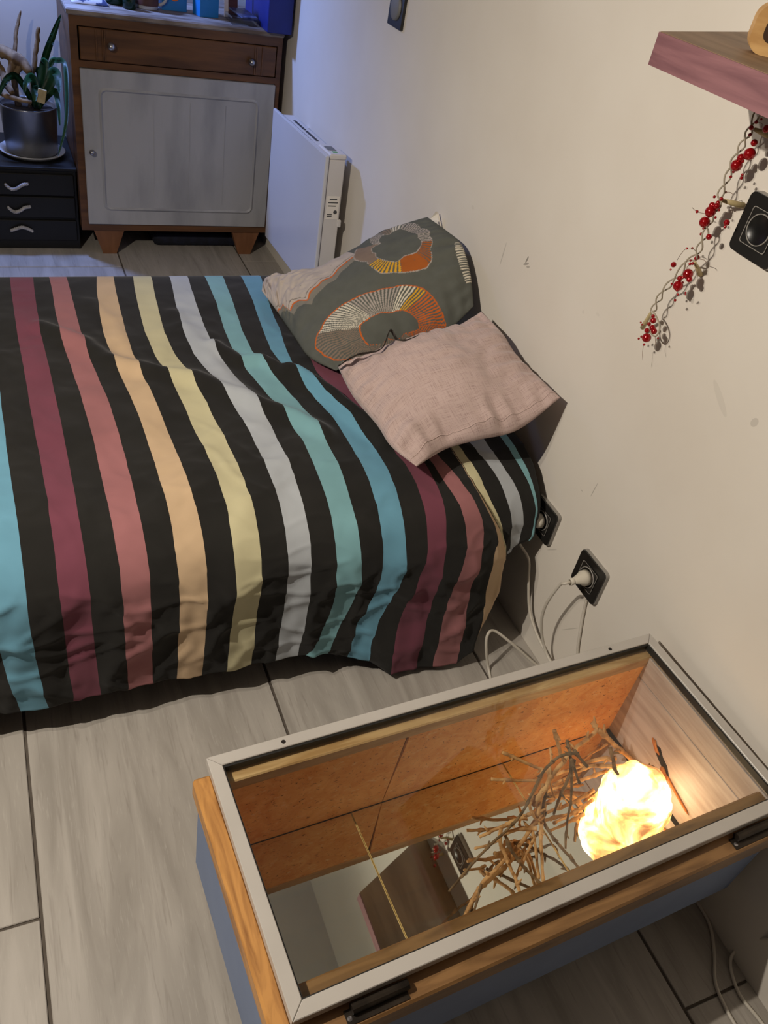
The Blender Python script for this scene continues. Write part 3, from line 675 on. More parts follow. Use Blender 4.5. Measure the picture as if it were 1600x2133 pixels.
for x, y, r in [(1380, 520, 9.8), (1225, 655, 9.6), (1280, 565, 6.5), (1300, 605, 3), (1435, 385, 5.5), (1400, 205, 4), (1460, 140, 3), (1385, 290, 3), (1520, 105, 2), (1580, 220, 6), (1190, 730, 2.6), (1157, 790, 2.6), (1295, 765, 2.4), (1285, 805, 2.8),
                (915, 1205, 9.6), (845, 1330, 9.4), (935, 1130, 5.6), (990, 1140, 6), (1005, 1100, 4), (1045, 1055, 3.6), (962, 1028, 2.6), (755, 1205, 3), (1098, 975, 2.2), (1018, 1188, 2.2), (975, 1275, 2.4), (1108, 1335, 5.4), (1090, 1385, 3), (835, 1405, 2.8), (805, 1472, 2.8), (897, 1505, 5.2)]:
    bead(*c5(x, y), r, -.004 if r > 5 else random.uniform(-.008, .008))
for x, y, r in [(755, 605, 9.4), (618, 770, 9.4), (645, 665, 5.2), (775, 680, 5.4), (690, 650, 3), (680, 725, 2.6), (605, 830, 3), (612, 890, 2.4), (577, 970, 2.6), (530, 742, 2.2), (722, 865, 2), (720, 890, 1.8), (555, 475, 5.2), (515, 545, 2), (740, 250, 2.2), (815, 248, 2.4), (885, 375, 4.6), (860, 390, 2.8), (785, 465, 3), (820, 460, 3), (790, 420, 2.2),
                (180, 1490, 9.2), (275, 1250, 5.8), (285, 1400, 6), (262, 1350, 5.6), (185, 1390, 5), (270, 1190, 4), (215, 1300, 4), (110, 1475, 2.6), (72, 1503, 2.4), (145, 1585, 2.6), (340, 1497, 2.2), (100, 1278, 2), (118, 1308, 2)]:
    bead(*c6(x, y), r, -.004 if r > 5 else random.uniform(-.008, .008))
def wire(L, f):
    q = B(); tube(q, catmull([onx(*f(x, y), GX+random.uniform(-.006, .006)) for x, y in L], 4), .0004, 5); done('wire', q, K['wire'], ga, True)
wire([(695, 1155), (755, 1205), (850, 1230)], c5); wire([(1190, 1010), (1150, 975), (1098, 975)], c5); wire([(1480, 140), (1530, 160), (1525, 205)], c5)
wire([(605, 410), (680, 300), (740, 250), (815, 248), (875, 300)], c6); wire([(135, 1600), (125, 1700), (128, 1805)], c6); wire([(300, 1470), (305, 1560), (310, 1645)], c6); wire([(780, 470), (740, 520), (755, 605)], c6); wire([(920, 400), (980, 410), (1010, 450)], c6)
for (a, b, w) in [(c5(1030, 1065), c5(1310, 1135), .0045), (c5(1440, 225), c5(1620, 300), .0045), (c6(850, 440), c6(925, 610), .0042), (c6(235, 1150), c6(125, 1350), .0042)]:
    pa, pb = onx(*a, GX-.002), onx(*b, -.004 if a[1] < 560 else -.018)
    q = B(); tube(q, [pa, pa.lerp(pb, .6), pb], [w*.55, w*.9, w], 8); done('peg', q, K['peg'], ga, True)

# ------------------------------------------------------------------ bed, bedspread
bed = thing('bed', 'low single bed standing against the wall under the striped bedspread', 'bed', (-1.0, 1.55, 0))
q = B(); box(q, (-2.0, 1.075, .20), (-.06, 2.0, .375), 0.03, None, 3); done('mattress', q, K['mattress'], bed, True)
q = B(); box(q, (-1.99, 1.09, .12), (-.07, 1.985, .20), 0.004); done('base', q, K['bedframe'], bed)
for x in (-1.9, -.2):
    for y in (1.16, 1.91):
        q = B(); lathe(q, [(0, 0), (.022, 0), (.026, .12), (0, .12)], (x, y, 0), 16); done('leg', q, K['bedframe'], bed)

ST = [2, 2.5, 3, 3.5, 4, 4.5, 5, 5.5, 6, 6.5, 7, 7.5, 8, 8.5, 9, 9.5, 10, 10.5, 11, 11.5, 12]
BT = {
'Ar': [-1.039]*7+[-1.038, -1.037, -1.035, -1.033, -1.032, -1.032, -1.032, -1.033, -1.034, -1.034, -1.033, -1.031, -1.028, -1.023],
'Al': [-1.085]*17+[-1.082, -1.079, -1.074, -1.069],
'Bl': [-0.994, -0.994, -0.995, -0.995, -0.994, -0.992, -0.99, -0.989, -0.986, -0.984, -0.983, -0.983, -0.983, -0.984, -0.984, -0.984, -0.984, -0.984, -0.983, -0.982, -0.981],
'Br': [-0.942, -0.943, -0.945, -0.947, -0.947, -0.945, -0.942, -0.94, -0.939, -0.939, -0.938, -0.938, -0.938, -0.938, -0.938, -0.938, -0.938, -0.938, -0.937, -0.935, -0.934],
'Cl': [-0.906, -0.906, -0.906, -0.909, -0.909, -0.903, -0.897, -0.893, -0.89, -0.889, -0.889, -0.888, -0.888, -0.887, -0.888, -0.888, -0.888, -0.888, -0.888, -0.887, -0.887],
'Cr': [-0.866, -0.866, -0.866, -0.866, -0.866, -0.86, -0.852, -0.845, -0.842, -0.841, -0.841, -0.841, -0.841, -0.841, -0.841, -0.842, -0.842, -0.842, -0.842, -0.841, -0.841],
'Dl': [-0.792, -0.798, -0.806, -0.814, -0.819, -0.816, -0.807, -0.799, -0.795, -0.794, -0.794, -0.794, -0.794, -0.794, -0.793, -0.793, -0.793, -0.793, -0.794, -0.795, -0.796],
'Dr': [-0.753, -0.757, -0.762, -0.767, -0.773, -0.772, -0.764, -0.755, -0.751, -0.748, -0.747, -0.745, -0.745, -0.745, -0.745, -0.745, -0.745, -0.746, -0.747, -0.749, -0.75],
'El': [-0.705, -0.71, -0.717, -0.724, -0.73, -0.726, -0.713, -0.704, -0.7, -0.696, -0.694, -0.693, -0.695, -0.696, -0.696, -0.696, -0.697, -0.698, -0.7, -0.701, -0.702],
'Er': [-0.661, -0.664, -0.671, -0.679, -0.687, -0.683, -0.668, -0.656, -0.651, -0.648, -0.647, -0.647, -0.648, -0.648, -0.648, -0.648, -0.649, -0.65, -0.651, -0.652, -0.653],
'Fl': [-0.615, -0.618, -0.625, -0.636, -0.644, -0.642, -0.627, -0.607, -0.597, -0.596, -0.597, -0.597, -0.598, -0.599, -0.599, -0.598, -0.597, -0.597, -0.599, -0.601, -0.604],
'Fr': [-0.569, -0.572, -0.579, -0.586, -0.592, -0.591, -0.579, -0.56, -0.55, -0.55, -0.551, -0.552, -0.554, -0.554, -0.554, -0.553, -0.552, -0.551, -0.551, -0.554, -0.556],
'Gl': [-0.525, -0.527, -0.53, -0.538, -0.549, -0.553, -0.541, -0.52, -0.507, -0.503, -0.504, -0.505, -0.506, -0.507, -0.506, -0.505, -0.503, -0.501, -0.505, -0.518, -0.539],
'Gr': [-0.477, -0.48, -0.487, -0.496, -0.507, -0.51, -0.492, -0.47, -0.457, -0.453, -0.455, -0.459, -0.46, -0.46, -0.459, -0.458, -0.455, -0.456, -0.468, -0.483, -0.49],
'Hl': [-0.429, -0.43, -0.435, -0.444, -0.457, -0.466, -0.455, -0.428, -0.41, -0.407, -0.409, -0.412, -0.415, -0.417, -0.416, -0.415, -0.413, -0.42, -0.436, -0.445, -0.445],
'Hr': [-0.373, -0.378, -0.391, -0.404, -0.414, -0.43, -0.434, -0.408, -0.376, -0.362, -0.361, -0.365, -0.369, -0.371, -0.371, -0.37, -0.37, -0.38, -0.396, -0.401, -0.399],
'Il': [-0.33, -0.335, -0.345, -0.36, -0.37, -0.385, -0.389, -0.372, -0.345, -0.325, -0.320, -0.319, -0.321, -0.324, -0.327, -0.33, -0.337, -0.349, -0.358, -0.36, -0.359],
'Ir': [-0.29, -0.295, -0.305, -0.32, -0.33, -0.34, -0.34, -0.325, -0.30, -0.285, -0.277, -0.275, -0.278, -0.282, -0.285, -0.287, -0.29, -0.293, -0.297, -0.298, -0.297],
'Jl': [-0.255, -0.26, -0.265, -0.275, -0.285, -0.29, -0.29, -0.283, -0.275, -0.268, -0.263, -0.255, -0.245, -0.24, -0.238, -0.241, -0.249, -0.258, -0.261, -0.261, -0.259],
'Jr': [-0.225, -0.23, -0.235, -0.24, -0.245, -0.25, -0.25, -0.248, -0.248, -0.244, -0.236, -0.222, -0.208, -0.2, -0.195, -0.197, -0.203, -0.207, -0.205, -0.204, -0.204],
'Kl': [-0.2]*9+[-.2, -.2, -.2, -.19, -.178, -.163, -0.156, -0.161, -0.16, -0.156, -0.158, -0.170],
'Kr': [-0.199]*9+[-.199, -.199, -.197, -.187, -.172, -.155, -0.138, -0.124, -0.117, -0.121, -0.137, -0.166],
'Ll': [-0.198]*9+[-.198, -.197, -.195, -.185, -.169, -.152, -.134, -.119, -.112, -.115, -.125, -.150],
'Lr': [-0.175]*9+[-.177, -.176, -.172, -.165, -.154, -.139, -.126, -.113, -.106, -.108, -.115, -.138],
'Ml': [-0.145]*9+[-.150, -.145, -.132, -.124, -.118, -.111, -.105, -.097, -.092, -.090, -.088, -.086],
'Mr': [-0.1]*9+[-.112, -.110, -.103, -.092, -.084, -.078, -.073, -.072, -.074, -.076, -.079, -.082],
'Nl': [-0.066]*9+[-.070, -.068, -.063, -.056, -.05, -.045, -.044, -.046, -.05, -.055, -.06, -.066],
'Nr': [-0.045]*9+[-.052, -.052, -.049, -.045, -.042, -.040, -.040, -.042, -.046, -.05, -.056, -.062],
'Z': [-0.03]*14+[-.033, -.036, -.039, -.043, -.047, -.053, -.060],
}
SEQ = ['Al', 'Ar', 'Bl', 'Br', 'Cl', 'Cr', 'Dl', 'Dr', 'El', 'Er', 'Fl', 'Fr', 'Gl', 'Gr', 'Hl', 'Hr', 'Il', 'Ir', 'Jl', 'Jr', 'Kl', 'Kr', 'Ll', 'Lr', 'Ml', 'Mr', 'Nl', 'Nr', 'Z']
COLS = ['blue', 'black', 'burgundy', 'black', 'rose', 'black', 'peach', 'black', 'cream', 'black', 'silver', 'black', 'aqua', 'black', 'blue', 'black', 'burgundy', 'black', 'rose', 'black', 'peach', 'black', 'cream', 'black', 'silver', 'black', 'aqua', 'black']
# the stripes go on to the foot of the bed out of view, at the cloth's own pitch
names0 = ['black', 'aqua', 'black', 'silver', 'black', 'cream', 'black', 'peach', 'black', 'rose', 'black', 'burgundy', 'black', 'blue', 'black', 'aqua', 'black', 'silver', 'black']
left_b = []; left_c = []
for k in range(19):
    left_b.insert(0, [-1.085-.0482*(k+1)]*21); left_c.insert(0, names0[k])
TAB = np.array(left_b+[BT[k] for k in SEQ]); COLS = left_c+COLS
nb = len(TAB)
SP = {'Gr': (.985, .07, .99), 'Hl': (.98, .05, .985), 'Hr': (.975, .04, .975), 'Il': (.975, .02, .945), 'Ir': (.975, .02, .94), 'Jl': (.975, .02, .935), 'Jr': (.98, .02, .935), 'Kl': (.995, .05, .950), 'Kr': (1.015, .07, .965),
      'Ll': (1.02, .14, 1.00), 'Lr': (1.02, .17, 1.02), 'Ml': (1.02, .195, 1.04), 'Mr': (1.025, .215, 1.04), 'Nl': (1.03, .27, 1.035), 'Nr': (1.03, .29, 1.035), 'Z': (1.03, .31, 1.035)}
side = [(.99, .085, .99)]*(nb-len(SEQ))+[SP.get(k, (.99, .085, .99)) for k in SEQ]
def prof(ys, zh, yh, zt=.42):
    return np.array([(2.06, .22), (2.055, .33), (2.03, .40), (1.92, zt-.005), (1.7, zt), (1.5, zt), (1.3, zt), (1.14, zt-.004), (ys+.055, zt-.03), (ys+.012, zt-.075), ((ys+yh)/2*.5+ys*.5, zt-.14), ((ys+yh)/2, (zt-.14+zh)/2), (yh, zh)])
def cr(P, tau):
    i = np.clip(np.floor(tau).astype(int), 0, len(P)-2); t = (tau-i)[:, None]
    p0 = P[np.maximum(i-1, 0)]; p1 = P[i]; p2 = P[i+1]; p3 = P[np.minimum(i+2, len(P)-1)]
    return .5*((2*p1)+(-p0+p2)*t+(2*p0-5*p1+4*p2-p3)*t*t+(-p0+3*p1-3*p2+p3)*t**3)
ROWS = np.concatenate([np.linspace(0, 3, 14)[:-1], np.linspace(3, 8, 120)[:-1], np.linspace(8, 12, 84)])
YZ = np.array([cr(prof(*s), ROWS) for s in side])          # nb x rows x 2
XX = np.array([np.interp(ROWS, ST, t) for t in TAB])       # nb x rows
SUB = 8
def seg_d(px, py, a, b):
    ax, ay = a; bx_, by_ = b; dx, dy = bx_-ax, by_-ay; L2 = dx*dx+dy*dy
    t = max(0, min(1, ((px-ax)*dx+(py-ay)*dy)/L2)); return math.hypot(px-ax-t*dx, py-ay-t*dy), (dx*(py-ay)-dy*(px-ax))
c7 = lambda x, y: (x*.5625, 560+y*.5625)
def topline(L): return [(p.x, p.y) for p in (onz(*c7(x, y), .425) for x, y in L)]
FOLDS = [(topline([(150, 215), (300, 275), (415, 345), (520, 375), (590, 393), (725, 408), (835, 455), (965, 508), (1085, 550), (1195, 600)]), .016, .022),
         (topline([(790, 290), (880, 345), (970, 345), (1050, 390), (1160, 440), (1300, 548), (1420, 640)]), .018, .018),
         (topline([(1070, 395), (1160, 430), (1260, 500), (1330, 560), (1400, 610)]), .014, .016),
         (topline([(330, 120), (420, 200), (480, 300), (560, 380)]), .006, .02),
         (topline([(640, 160), (720, 260), (840, 400), (960, 520)]), .007, .02),
         (topline([(250, 470), (420, 465), (560, 455)]), .004, .03),
         (topline([(900, 900), (1010, 760), (1090, 640)]), .005, .025), (topline([(560, 900), (690, 780), (760, 640)]), .004, .03)]
cols_x = []; ncol = (nb-1)*SUB+1
V = []
for c in range(ncol):
    k = min(c//SUB, nb-2); w = (c-k*SUB)/SUB
    x = XX[k]*(1-w)+XX[k+1]*w; yz = YZ[k]*(1-w)+YZ[k+1]*w
    for r in range(len(ROWS)):
        px, py, pz = float(x[r]), float(yz[r, 0]), float(yz[r, 1]); tau = ROWS[r]
        if -1.15 < px:
            top = max(0, min(1, (9.0-tau)/1.2)); sd = 1-top
            nz = mnoise.noise(Vector((px*5, py*6, 0)))*.007+mnoise.noise(Vector((px*14, py*11, 3)))*.0035+mnoise.noise(Vector((px*34, py*30, 8)))*.0012
            q3 = Vector((px+.02*mnoise.noise(Vector((px*8, py*8, 1))), py+.02*mnoise.noise(Vector((px*8, py*8, 6))), pz))
            crs = (1-abs(mnoise.noise(Vector((q3.x*11+q3.y*5, q3.y*9, q3.z*9)))))**7*.0045+(1-abs(mnoise.noise(Vector((q3.x*7-q3.y*9, q3.y*15, q3.z*16+4)))))**8*.0035
            dz = (nz+crs*(.5+.8*mnoise.noise(Vector((px*3, py*3, 11)))))*min(1, max(0, tau-2)/2)
            if tau > 2.2 and tau < 8.5:
                for (pts, h, s) in FOLDS:
                    dm = min(seg_d(px, py, a, b)[0] for a, b in zip(pts, pts[1:]))
                    if dm < 3*s: dz += h*math.exp(-(dm/s)**2)
            pz += dz*top
            wv = mnoise.noise(Vector((px*9, pz*4, 5)))*.012+mnoise.noise(Vector((px*22, pz*16, 9)))*.005+mnoise.noise(Vector((px*44, pz*30, 2)))*.002
            py += (wv-crs*1.3)*sd*min(1, (tau-7.8)/2) if tau > 7.8 else 0
            if tau > 11: pz += (mnoise.noise(Vector((px*6, 0, 4)))*.010)*(tau-11)
        V.append((px, py, pz))
F = []; MI = []; R_ = len(ROWS); slots = list(STRIPE)
for c in range(ncol-1):
    mi = slots.index(COLS[min(c//SUB, nb-2)])
    for r in range(R_-1):
        F.append((c*R_+r, c*R_+r+1, (c+1)*R_+r+1, (c+1)*R_+r)); MI.append(mi)
me = bpy.data.meshes.new('bedspread'); me.from_pydata(V, [], F)
bs = finish('bedspread', me, [STRIPE[s] for s in slots], None, True)
me.polygons.foreach_set('material_index', MI); me.update()
md = bs.modifiers.new('thickness', 'SOLIDIFY'); md.thickness = .004; md.offset = 1
tag(bs, 'striped black, red, peach, cream and blue bedspread draped over the bed', 'bedspread')

# ------------------------------------------------------------------ pillows
def curve_sample(P, t):
    d = np.array([0]+[(Vector(b)-Vector(a)).length for a, b in zip(P, P[1:])]).cumsum(); d /= d[-1]
    A = np.array([tuple(p) for p in P]); return np.stack([np.interp(t, d, A[:, i]) for i in range(3)], 1)
def coons(S0, S1, T0, T1, nu, nv):
    """S0: v=0 edge (u 0..1), S1: v=1 edge, T0: u=0 edge (v 0..1), T1: u=1 edge"""
    u = np.linspace(0, 1, nu); v = np.linspace(0, 1, nv)
    s0 = curve_sample(catmull(S0, 8), u); s1 = curve_sample(catmull(S1, 8), u); t0 = curve_sample(catmull(T0, 8), v); t1 = curve_sample(catmull(T1, 8), v)
    U, W = np.meshgrid(u, v, indexing='ij'); U = U[..., None]; W = W[..., None]
    P = (1-W)*s0[:, None]+W*s1[:, None]+(1-U)*t0[None]+U*t1[None]
    P -= (1-U)*(1-W)*s0[0]+U*(1-W)*s0[-1]+(1-U)*W*s1[0]+U*W*s1[-1]
    return P, U[..., 0], W[..., 0]
def normals(P, sgn):
    du = np.gradient(P, axis=0); dv = np.gradient(P, axis=1); n = np.cross(du, dv); n /= np.linalg.norm(n, axis=2)[..., None]+1e-9
    return n*sgn
def pillow(name, P, U, W, tf, tb, sgn, wr, seed, pw=.55, crumple=False):
    n = normals(P, sgn); nu, nv = U.shape
    mn = n.reshape(-1, 3).mean(0); mn /= np.linalg.norm(mn); n = .35*n+.65*mn; n /= np.linalg.norm(n, axis=2)[..., None]
    e = (np.sin(np.pi*U)*np.sin(np.pi*W)); h = e**pw
    edge = np.minimum(np.minimum(U, 1-U), np.minimum(W, 1-W))
    wrk = np.zeros_like(U)
    for i in range(nu):
        for j in range(nv):
            a, b = U[i, j], W[i, j]
            wrk[i, j] = mnoise.noise(Vector((a*5, b*5, seed)))*.5+mnoise.noise(Vector((a*12, b*10, seed+4)))*.35
            eu = min(a, 1-a); ev = min(b, 1-b)      # puckers running in from the seams
            if eu < .34: wrk[i, j] += mnoise.noise(Vector((b*15, eu*2.5+(5 if a > .5 else 0), seed+9)))*1.3*(1-eu/.34)**1.5
            if ev < .34: wrk[i, j] += mnoise.noise(Vector((a*15, ev*2.5+(5 if b > .5 else 0), seed+15)))*1.3*(1-ev/.34)**1.5
    if crumple:
        for i in range(nu):
            for j in range(nv):
                a, b = U[i, j], W[i, j]; k = max(0, 1-a/.42)*max(0, (b-.45)/.55)
                if k > 0: wrk[i, j] += k*(2.6*mnoise.noise(Vector((a*9+b*9, (b-a)*26, 2)))+1.6*(1-abs(mnoise.noise(Vector((a*6, b*17, 5)))))**4)
    mask = np.clip(edge/.05, 0, 1)
    front = P+n*((h*tf)+wrk*wr*mask)[..., None]
    back = P-n*(h*tb)[..., None]
    V = [tuple(p) for p in front.reshape(-1, 3)]; base = len(V)
    V += [tuple(p) for p in back.reshape(-1, 3)]
    F = []
    for i in range(nu-1):
        for j in range(nv-1):
            a = i*nv+j; q = (a, a+nv, a+nv+1, a+1); F.append(q if sgn > 0 else q[::-1])
            q = tuple(base+k for k in q); F.append(q[::-1] if sgn > 0 else q)
    me = bpy.data.meshes.new(name); me.from_pydata(V, [], F); uv = me.uv_layers.new(name='UVMap')
    UV = np.stack([U.reshape(-1), W.reshape(-1)], 1); UV = np.concatenate([UV, UV])
    idx = np.zeros(len(me.loops), int); me.loops.foreach_get('vertex_index', idx)
    uv.data.foreach_set('uv', UV[idx].reshape(-1))
    bm = B(); bm.from_mesh(me); bmesh.ops.remove_doubles(bm, verts=bm.verts[:], dist=1e-5); bm.to_mesh(me); bm.free()
    return me, front

# grey patterned pillow; u from the bed to the wall, v from near to far
A = onz(700, 772, .445); D_ = onz(545, 606, .44)
S0 = [A, onx(770, 742, -.275), onx(850, 712, -.185), onx(930, 690, -.10), onx(987, 638, -.035)]
S1 = [D_, onx(556, 580, -.385), onx(610, 570, -.335), onx(668, 560, -.275), onx(735, 524, -.20), onx(800, 484, -.125), onx(890, 452, -.045)]
T0 = [A, onz(645, 745, .437), onz(612, 700, .437), onz(578, 650, .437), D_]
T1 = [onx(987, 638, -.035), onx(980, 570, -.03), onx(963, 512, -.03), onx(932, 482, -.035), onx(890, 452, -.045)]
NG = 230
P, U, W = coons(S0, S1, T0, T1, NG, NG)
me, front = pillow('grey_pillow', P, U, W, .060, .035, 1 if normals(P, 1)[NG//2, NG//2].dot(np.array((-.5, -.3, 1))) > 0 else -1, .008, 3, .55, True)
fp = front.reshape(-1, 3)
RTn, DNn, FN, CN = (np.array(tuple(q)) for q in (RT, DN, _f, CAM))
def proj(pts):
    q = pts-CN; w = q@FN; return np.stack([800+FPX*(q@RTn)/w, 1066.5+FPX*(q@DNn)/w], 1)
fpx = proj(fp); uvf = np.stack([U.reshape(-1), W.reshape(-1)], 1)
def cloth_uv(u, v):   # where on the cloth (pillow u,v) a traced motif point lies
    return uvf[np.argmin(((fpx-np.array((u, v)))**2).sum(1))]
GCOL = np.array(srgb(98, 100, 94)[:3])
def lin(*c): return np.array(srgb(*c)[:3])
PALE, WHITE, TAUPE, ORANGE, YELLOW, RUST, BEIGE, SAND = lin(178, 168, 160), lin(226, 218, 200), lin(140, 122, 108), lin(206, 104, 44), lin(226, 170, 48), lin(172, 96, 44), lin(192, 180, 170), lin(138, 132, 120)
cg = lambda x, y: (640+x*.225, 440+y*.225)
def motif(colr, uv, outer, inner, centre, ncount, colors, rim, rimw=.05, solid=None, duty=.0):
    c = cloth_uv(*cg(*centre)); O_ = np.array([cloth_uv(*cg(*p)) for p in outer])-c; I_ = np.array([cloth_uv(*cg(*p)) for p in inner])-c
    def polar(Q):
        a = np.arctan2(Q[:, 1], Q[:, 0]); r = np.hypot(Q[:, 0], Q[:, 1]); o = np.argsort(a); a, r = a[o], r[o]
        return np.concatenate([a-2*np.pi, a, a+2*np.pi]), np.concatenate([r, r, r])
    d = uv-c; th = np.arctan2(d[:, 1], d[:, 0]); rr = np.hypot(d[:, 0], d[:, 1])
    ro = np.interp(th, *polar(O_)); ri = np.interp(th, *polar(I_)); s = (rr-ri)/np.maximum(ro-ri, 1e-4)
    inside = (s > 0) & (s < 1)
    # the lines are spread by position along the outer rim
    oa, orr = polar(O_); aa = np.linspace(-np.pi, np.pi, 721); ra = np.interp(aa, oa, orr); xy = np.stack([ra*np.cos(aa), ra*np.sin(aa)], 1)
    cum = np.concatenate([[0], np.cumsum(np.hypot(*np.diff(xy, axis=0).T))]); cum /= cum[-1]
    arc = np.interp(th, aa, cum)
    # colour picked by the nearest traced outer point
    ao = np.arctan2(O_[:, 1], O_[:, 0]); dif = np.abs(np.angle(np.exp(1j*(th[:, None]-ao[None])))); near = dif.argmin(1)
    pal = np.array([colors[i] for i in range(len(outer))])
    line = (np.sin(arc*ncount*2*np.pi) > duty) & inside
    if solid is not None: line = line | (inside & np.array(solid)[near])
    colr[line] = pal[near][line]
    edge = inside & ((s > 1-rimw) | (s < rimw))
    if rim is not None: colr[edge] = rim
    return colr
colr = np.tile(GCOL, (len(fp), 1))
uv = uvf.copy()
# wandering pale field with an orange line at the far lower end of the pillow
bpx = [(545, 640), (568, 662), (585, 640), (600, 655), (612, 628), (635, 632), (655, 600), (690, 575), (715, 548), (745, 530)]
BL = np.array([cloth_uv(*p) for p in [(560, 625), (575, 655), (590, 635), (605, 645), (625, 625), (640, 625), (655, 600), (685, 580), (705, 562), (722, 545)]])
o = np.argsort(BL[:, 0]); bu, bv = BL[o, 0], BL[o, 1]
lim = np.interp(uv[:, 0], bu, bv)+.006*np.sin(uv[:, 0]*60)
dd = uv[:, 1]-lim; zone = uv[:, 0] < bu.max()+.06
colr[(dd > -.055) & zone] = SAND; colr[(dd > -.004) & zone] = ORANGE; colr[(dd > .010) & zone] = BEIGE
colr[(dd > .030) & (dd < .036) & zone] = lin(120, 112, 104)
big_o = [(70, 1260), (75, 1190), (120, 1100), (185, 985), (290, 885), (450, 800), (620, 740), (800, 700), (960, 680), (1060, 705), (1150, 770), (1220, 880), (1270, 980), (1290, 1060), (1180, 1130), (900, 1200), (640, 1300), (400, 1380), (250, 1380), (130, 1320)]
big_i = [(495, 1060), (560, 1010), (640, 965), (760, 945), (880, 920), (960, 950), (1020, 1010), (1035, 1090), (900, 1130), (740, 1180), (570, 1235), (500, 1120)]
bc = [TAUPE, TAUPE, WHITE, WHITE, WHITE, PALE, PALE, PALE, WHITE, YELLOW, ORANGE, ORANGE, ORANGE, ORANGE, ORANGE, TAUPE, TAUPE, TAUPE, TAUPE, TAUPE]
colr = motif(colr, uv, big_o, big_i, (760, 1060), 92, bc, ORANGE, .035)
sm_o = [(550, 470), (610, 530), (680, 575), (800, 570), (950, 565), (1110, 525), (1155, 450), (1140, 350), (1125, 230), (1050, 160), (950, 110), (840, 100), (700, 190), (610, 215), (620, 310), (460, 350), (440, 390)]
sm_i = [(690, 440), (820, 470), (900, 410), (1000, 380), (1050, 320), (1020, 250), (960, 200), (860, 165), (760, 215), (690, 230), (685, 300), (600, 340), (640, 390)]
sc_ = [TAUPE, YELLOW, YELLOW, YELLOW, RUST, RUST, RUST, RUST, PALE, PALE, PALE, WHITE, TAUPE, PALE, PALE, TAUPE, TAUPE]
colr = motif(colr, uv, sm_o, sm_i, (840, 310), 84, sc_, PALE, .05, [True, False, False, False, True, True]+[False]*9+[True, True], -.2)
sd_o = [(1350, 270), (1345, 340), (1380, 480), (1430, 600), (1490, 690), (1505, 680), (1480, 520), (1440, 400), (1400, 290)]
c0 = np.array([cloth_uv(*cg(x, y)) for x, y in [(1365, 290), (1385, 400), (1415, 500), (1450, 590), (1480, 670)]])
o = np.argsort(c0[:, 1]); ctr = np.interp(uv[:, 1], c0[o, 1], c0[o, 0]); m_ = (np.abs(uv[:, 0]-ctr-.02) < .022) & (uv[:, 1] > c0[:, 1].min()) & (uv[:, 1] < c0[:, 1].max())
colr[m_ & (np.sin(uv[:, 1]*330) > 0)] = WHITE
# mesh vertices were welded: look the colour up by position
vco = np.zeros(len(me.vertices)*3); me.vertices.foreach_get('co', vco); vco = vco.reshape(-1, 3)
table = {tuple(np.round(p, 4)): i for i, p in enumerate(fp)}
vc = np.ones((len(vco), 4)); 
for i, p in enumerate(vco):
    j = table.get(tuple(np.round(p, 4)), -1); vc[i, :3] = colr[j] if j >= 0 else GCOL
ca = me.color_attributes.new('print', 'FLOAT_COLOR', 'POINT'); ca.data.foreach_set('color', vc.reshape(-1))
gp = thing('pillow', 'dark grey pillow printed with orange, white and yellow ringed motifs', 'pillow', (-.2, 1.7, .43))
finish('cover', me, colattr_mat('printed_grey_cotton'), gp, True)
# ruffled hem of the open pillowcase end
hem = [onx(u, v, x-.035) for u, v, x in [(702, 766, -.345), (722, 752, -.33), (745, 740, -.305), (770, 736, -.285), (795, 726, -.265), (811, 690, -.245), (826, 708, -.23), (848, 710, -.21), (872, 700, -.185), (900, 694, -.155), (925, 690, -.12)]]
C = catmull(hem, 8); q = B(); rows = []
for i, p in enumerate(C):
    up = Vector((-.2, -.5, .5)).normalized(); w = .016+.006*mnoise.noise(p*60)
    rows.append([q.verts.new(p+up*w), q.verts.new(p+up*w*.5+Vector((0, -.006, .004))), q.verts.new(p-up*.003)])
for a, b in zip(rows, rows[1:]):
    for k in range(2): q.faces.new((a[k], a[k+1], b[k+1], b[k]))
bmesh.ops.solidify(q, geom=q.faces[:], thickness=.003)
done('hem', q, cloth('grey_hem_cotton', srgb(128, 122, 114)), gp, True)

# pink linen pillow
A = onz(703, 762, .480); Bq = onz(868, 972, .478); Rr = onx(1168, 828, -.028); Tt = onx(1003, 648, -.05)
S0 = [A, onz(735, 825, .474), onz(785, 885, .472), onz(815, 930, .474), Bq]
S1 = [Tt, onx(1050, 700, -.038), onx(1075, 740, -.034), onx(1120, 785, -.03), Rr]
T0 = [A, onx(780, 735, -.29), onx(870, 705, -.205), onx(945, 685, -.115), Tt]
T1 = [Bq, onx(930, 935, -.255), onx(1000, 915, -.19), onx(1080, 895, -.11), Rr]
NP = 110
P, U, W = coons(S0, S1, T0, T1, NP, NP)
sg = 1 if normals(P, 1)[NP//2, NP//2].dot(np.array((-.5, -.3, 1))) > 0 else -1
me, fr2 = pillow('pink_pillow', P, U, W, .084, .030, sg, .013, 21, .58)
pk = thing('pillow', 'pale pink linen pillow leaning on the grey pillow and the wall', 'pillow', (-.2, 1.25, .45))
finish('cover', me, K['pinklinen'], pk, True)
q = B()
tube(q, [Vector(p) for p in fr2[int(NP*.945)]], .0011, 6); done('seam', q, K['pinklinen'], pk, True)
